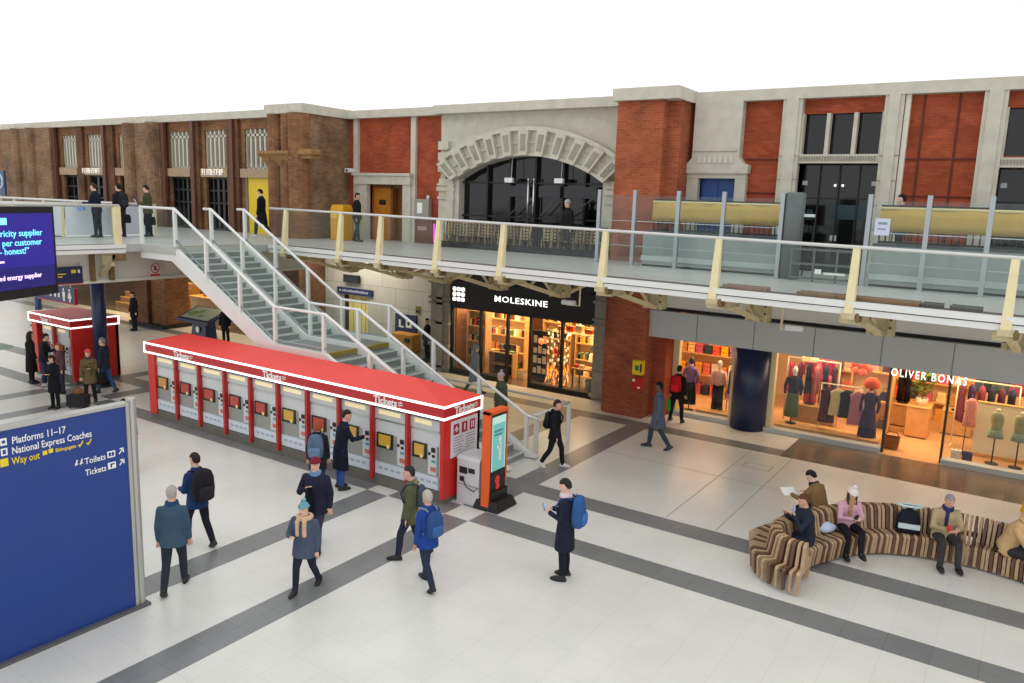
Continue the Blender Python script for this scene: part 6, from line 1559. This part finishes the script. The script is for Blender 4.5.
for k, c in enumerate(((206,150,90),(226,90,50),(240,200,140),(226,110,60),(120,80,50))):
    tag(MB().box(0,.26+.03*(k%2),-.1,.1,0,.16+.05*(k%3)).box(.01,.25,-.101,.101,.14,.15).build('gift_box', fabric(c,.6)), '%s gift box on the bright high shelf' % ('tan','red orange','cream','coral','brown')[k], 'box', 'gift boxes on the high shelf', (-14.15+.38*k,24.25,2.03))

# ================================================================== UNDER THE LEFT WALKWAY
t = thing('map_stand', 'dark blue map stand with a tilted green map under the stairs', 'map stand', (-30.9,21.3,0))
MB().hexa([(-.55,-.3,0),(.55,-.3,0),(.55,.3,0),(-.55,.3,0)],[(-.45,-.2,.85),(.45,-.2,.85),(.45,.25,1.1),(-.45,.25,1.1)]).build('pedestal', M_navy, t)
MB().hexa([(-1.15,-.6,.78),(1.15,-.6,.78),(1.15,.55,1.24),(-1.15,.55,1.24)],[(-1.15,-.6,.9),(1.15,-.6,.9),(1.15,.55,1.36),(-1.15,.55,1.36)]).build('table', M_navy, t, bevel=.02)
sl = .46/1.15
def tp(x, y, o): return (x, y, .9+(y+.6)*sl+o)
MB().add([tp(-1.0,-.48,.012),tp(1.0,-.48,.012),tp(1.0,.45,.012),tp(-1.0,.45,.012)],[(0,1,2,3)]).build('map_sheet', mat('map_grey',(150,160,150),.4), t)
mb = MB()
for x, y, r in ((-.6,-.1,.28),(-.2,.15,.2),(.1,-.2,.16)): mb.add([tp(x+r*math.cos(2*PI*k/10)*(1+.3*(k%2)), y+r*.7*math.sin(2*PI*k/10), .016) for k in range(10)],[tuple(range(10))])
mb.build('map_patch', mat('map_green',(104,140,70),.4), t)
MB().ball((0,-.31,.45),.14,.02,.14,12,8).build('emblem', M_letter, t, True)
t = thing('wooden_steps', 'broad stepped wooden counter in warm light left of the brown pier', 'steps', (-40.6,25.0,0))
for k in range(6): MB().box(-2.6,2.4,-.8+.3*k,1.2,.26*k,.26*(k+1)).build('step', mat('step_oak',(160,112,54),.5,var=.12), t)
for k in range(6): MB().box(-2.6,2.4,-.82+.3*k,-.78+.3*k,.26*(k+1)-.04,.26*(k+1)+.01).build('nosing', mat('step_edge',(214,170,96),.5), t)
t = thing('food_counter', 'pale food stall counter with plants behind the map stand', 'counter', (-35.2,25.2,0)); MB().box(-1.8,2.6,-.4,.5,0,1.05).build('front', mat('counter_cream',(206,190,150),.5,var=.06), t); MB().box(-1.9,2.7,-.5,.6,1.05,1.12).build('worktop', M_wood, t); MB().box(-1.8,2.6,-.42,-.4,.1,.4).build('kick_panel', M_wooddk, t)
t = thing('food_stall_wall', 'amber tiled back wall with dark niches of the food stall', 'stall wall', (-35.0,27.2,0)); MB().box(-3.2,4.2,0,.15,0,3.6).build('panel', mat('stall_amber',(202,150,64),.6,var=.2,scale=3), t)
mb = MB()
for k in range(4): mb.box(-2.7+1.7*k,-1.7+1.7*k,-.03,0,1.5,2.5)
mb.build('niche', M_dark, t)
mb = MB()
for k in range(9): mb.box(-3.1,4.1,-.05,-.02,.4+.35*k,.44+.35*k)
mb.build('batten', M_wood, t)
for k, x in enumerate((-36.2,-35.3,-33.6)):
    t = thing('potted_shrub', 'green shrub on the food stall counter, %s' % ('at its left end','second from its left end','nearest the stairs')[k], 'plant', (x,25.2,1.12), 0, 'shrubs on the food stall counter'); MB().lathe([(.14,0),(.18,.22)],(0,0,0),12).build('pot', mat('pot_terracotta',(170,96,64),.7), t, True)
    mb = MB()
    for q in range(26): mb.ball((.2*math.cos(q*2.4)*random.random(), .2*math.sin(q*2.4)*random.random(), .3+.35*random.random()), .07,.07,.06,6,4)
    mb.build('leaves', fabric((74,92,44)), t)

for k, (x, y, lab) in enumerate(((-10.55,19.2,'small white lamp on a cream rod under the walkway before the stationery sign'),(-4.83,18.6,'small white lamp on a cream rod under the walkway before the grey fascia'))):
    t = thing('hanging_lamp', lab, 'lamp', (x,y,3.72 if k == 0 else 3.8))
    MB().tube([(0,0,.92 if k == 0 else .84),(0,0,0),(-.4 if k == 0 else .25,0,0)],.028,6).build('rod', M_cream, t)
    MB().box((-.55 if k == 0 else .1),(-.15 if k == 0 else .5),-.09,.09,.0,.13).build('lamp_housing', M_white, t, bevel=.02)
# ================================================================== LIGHTS OF THE SHOPS, ADDED WALL FILL
area('clothes_shop_light', (-10.2,25.6,3.2), 1.6, 80, (1,.76,.50), 2.0)
area('clothes_shop_light', (-8.1,25.0,3.2), 2.0, 150, (1,.76,.50), 2.2)
area('clothes_shop_light', (-4.4,25.0,3.2), 2.4, 175, (1,.79,.55), 2.2)
area('clothes_shop_light', (-1.4,25.4,3.2), 2.4, 165, (1,.76,.50), 3.0)
area('clothes_shop_light', (1.6,25.2,3.2), 2.4, 130, (1,.79,.55), 2.2)
area('stationery_shop_light', (-17.3,24.6,3.05), 1.4, 170, (1,.72,.42), 2.0)
area('stationery_shop_light', (-15.3,25.2,3.05), 1.4, 120, (1,.72,.42), 2.0)
area('stationery_shop_light', (-13.3,25.0,3.05), 1.6, 160, (1,.72,.42), 2.0)
area('food_stall_light', (-40.6,24.6,4.2), 3.0, 320, (1,.74,.40), 2.0)
area('food_stall_light', (-34.6,25.4,4.2), 4.0, 340, (1,.74,.40), 1.6)
area('tiled_wall_fill', (-25.4,24.6,4.45), 4.0, 170, (1,.93,.78), 1.0)  # added fill to brighten the tiled wall and yellow door, not a fitting

# ================================================================== FINISH THE SOFT FIGURES
dg = bpy.context.evaluated_depsgraph_get()
done = []
for o, cb in REMESH:
    me = bpy.data.meshes.new_from_object(o.evaluated_get(dg)); done.append((o, me, cb))
for o, me, cb in done:
    o.modifiers.clear()
    if not me.materials:
        for m_ in o.data.materials: me.materials.append(m_)
    old = o.data; o.data = me; bpy.data.meshes.remove(old); me.name = o.name
    if cb: cb(me)
    for p_ in me.polygons: p_.use_smooth = True
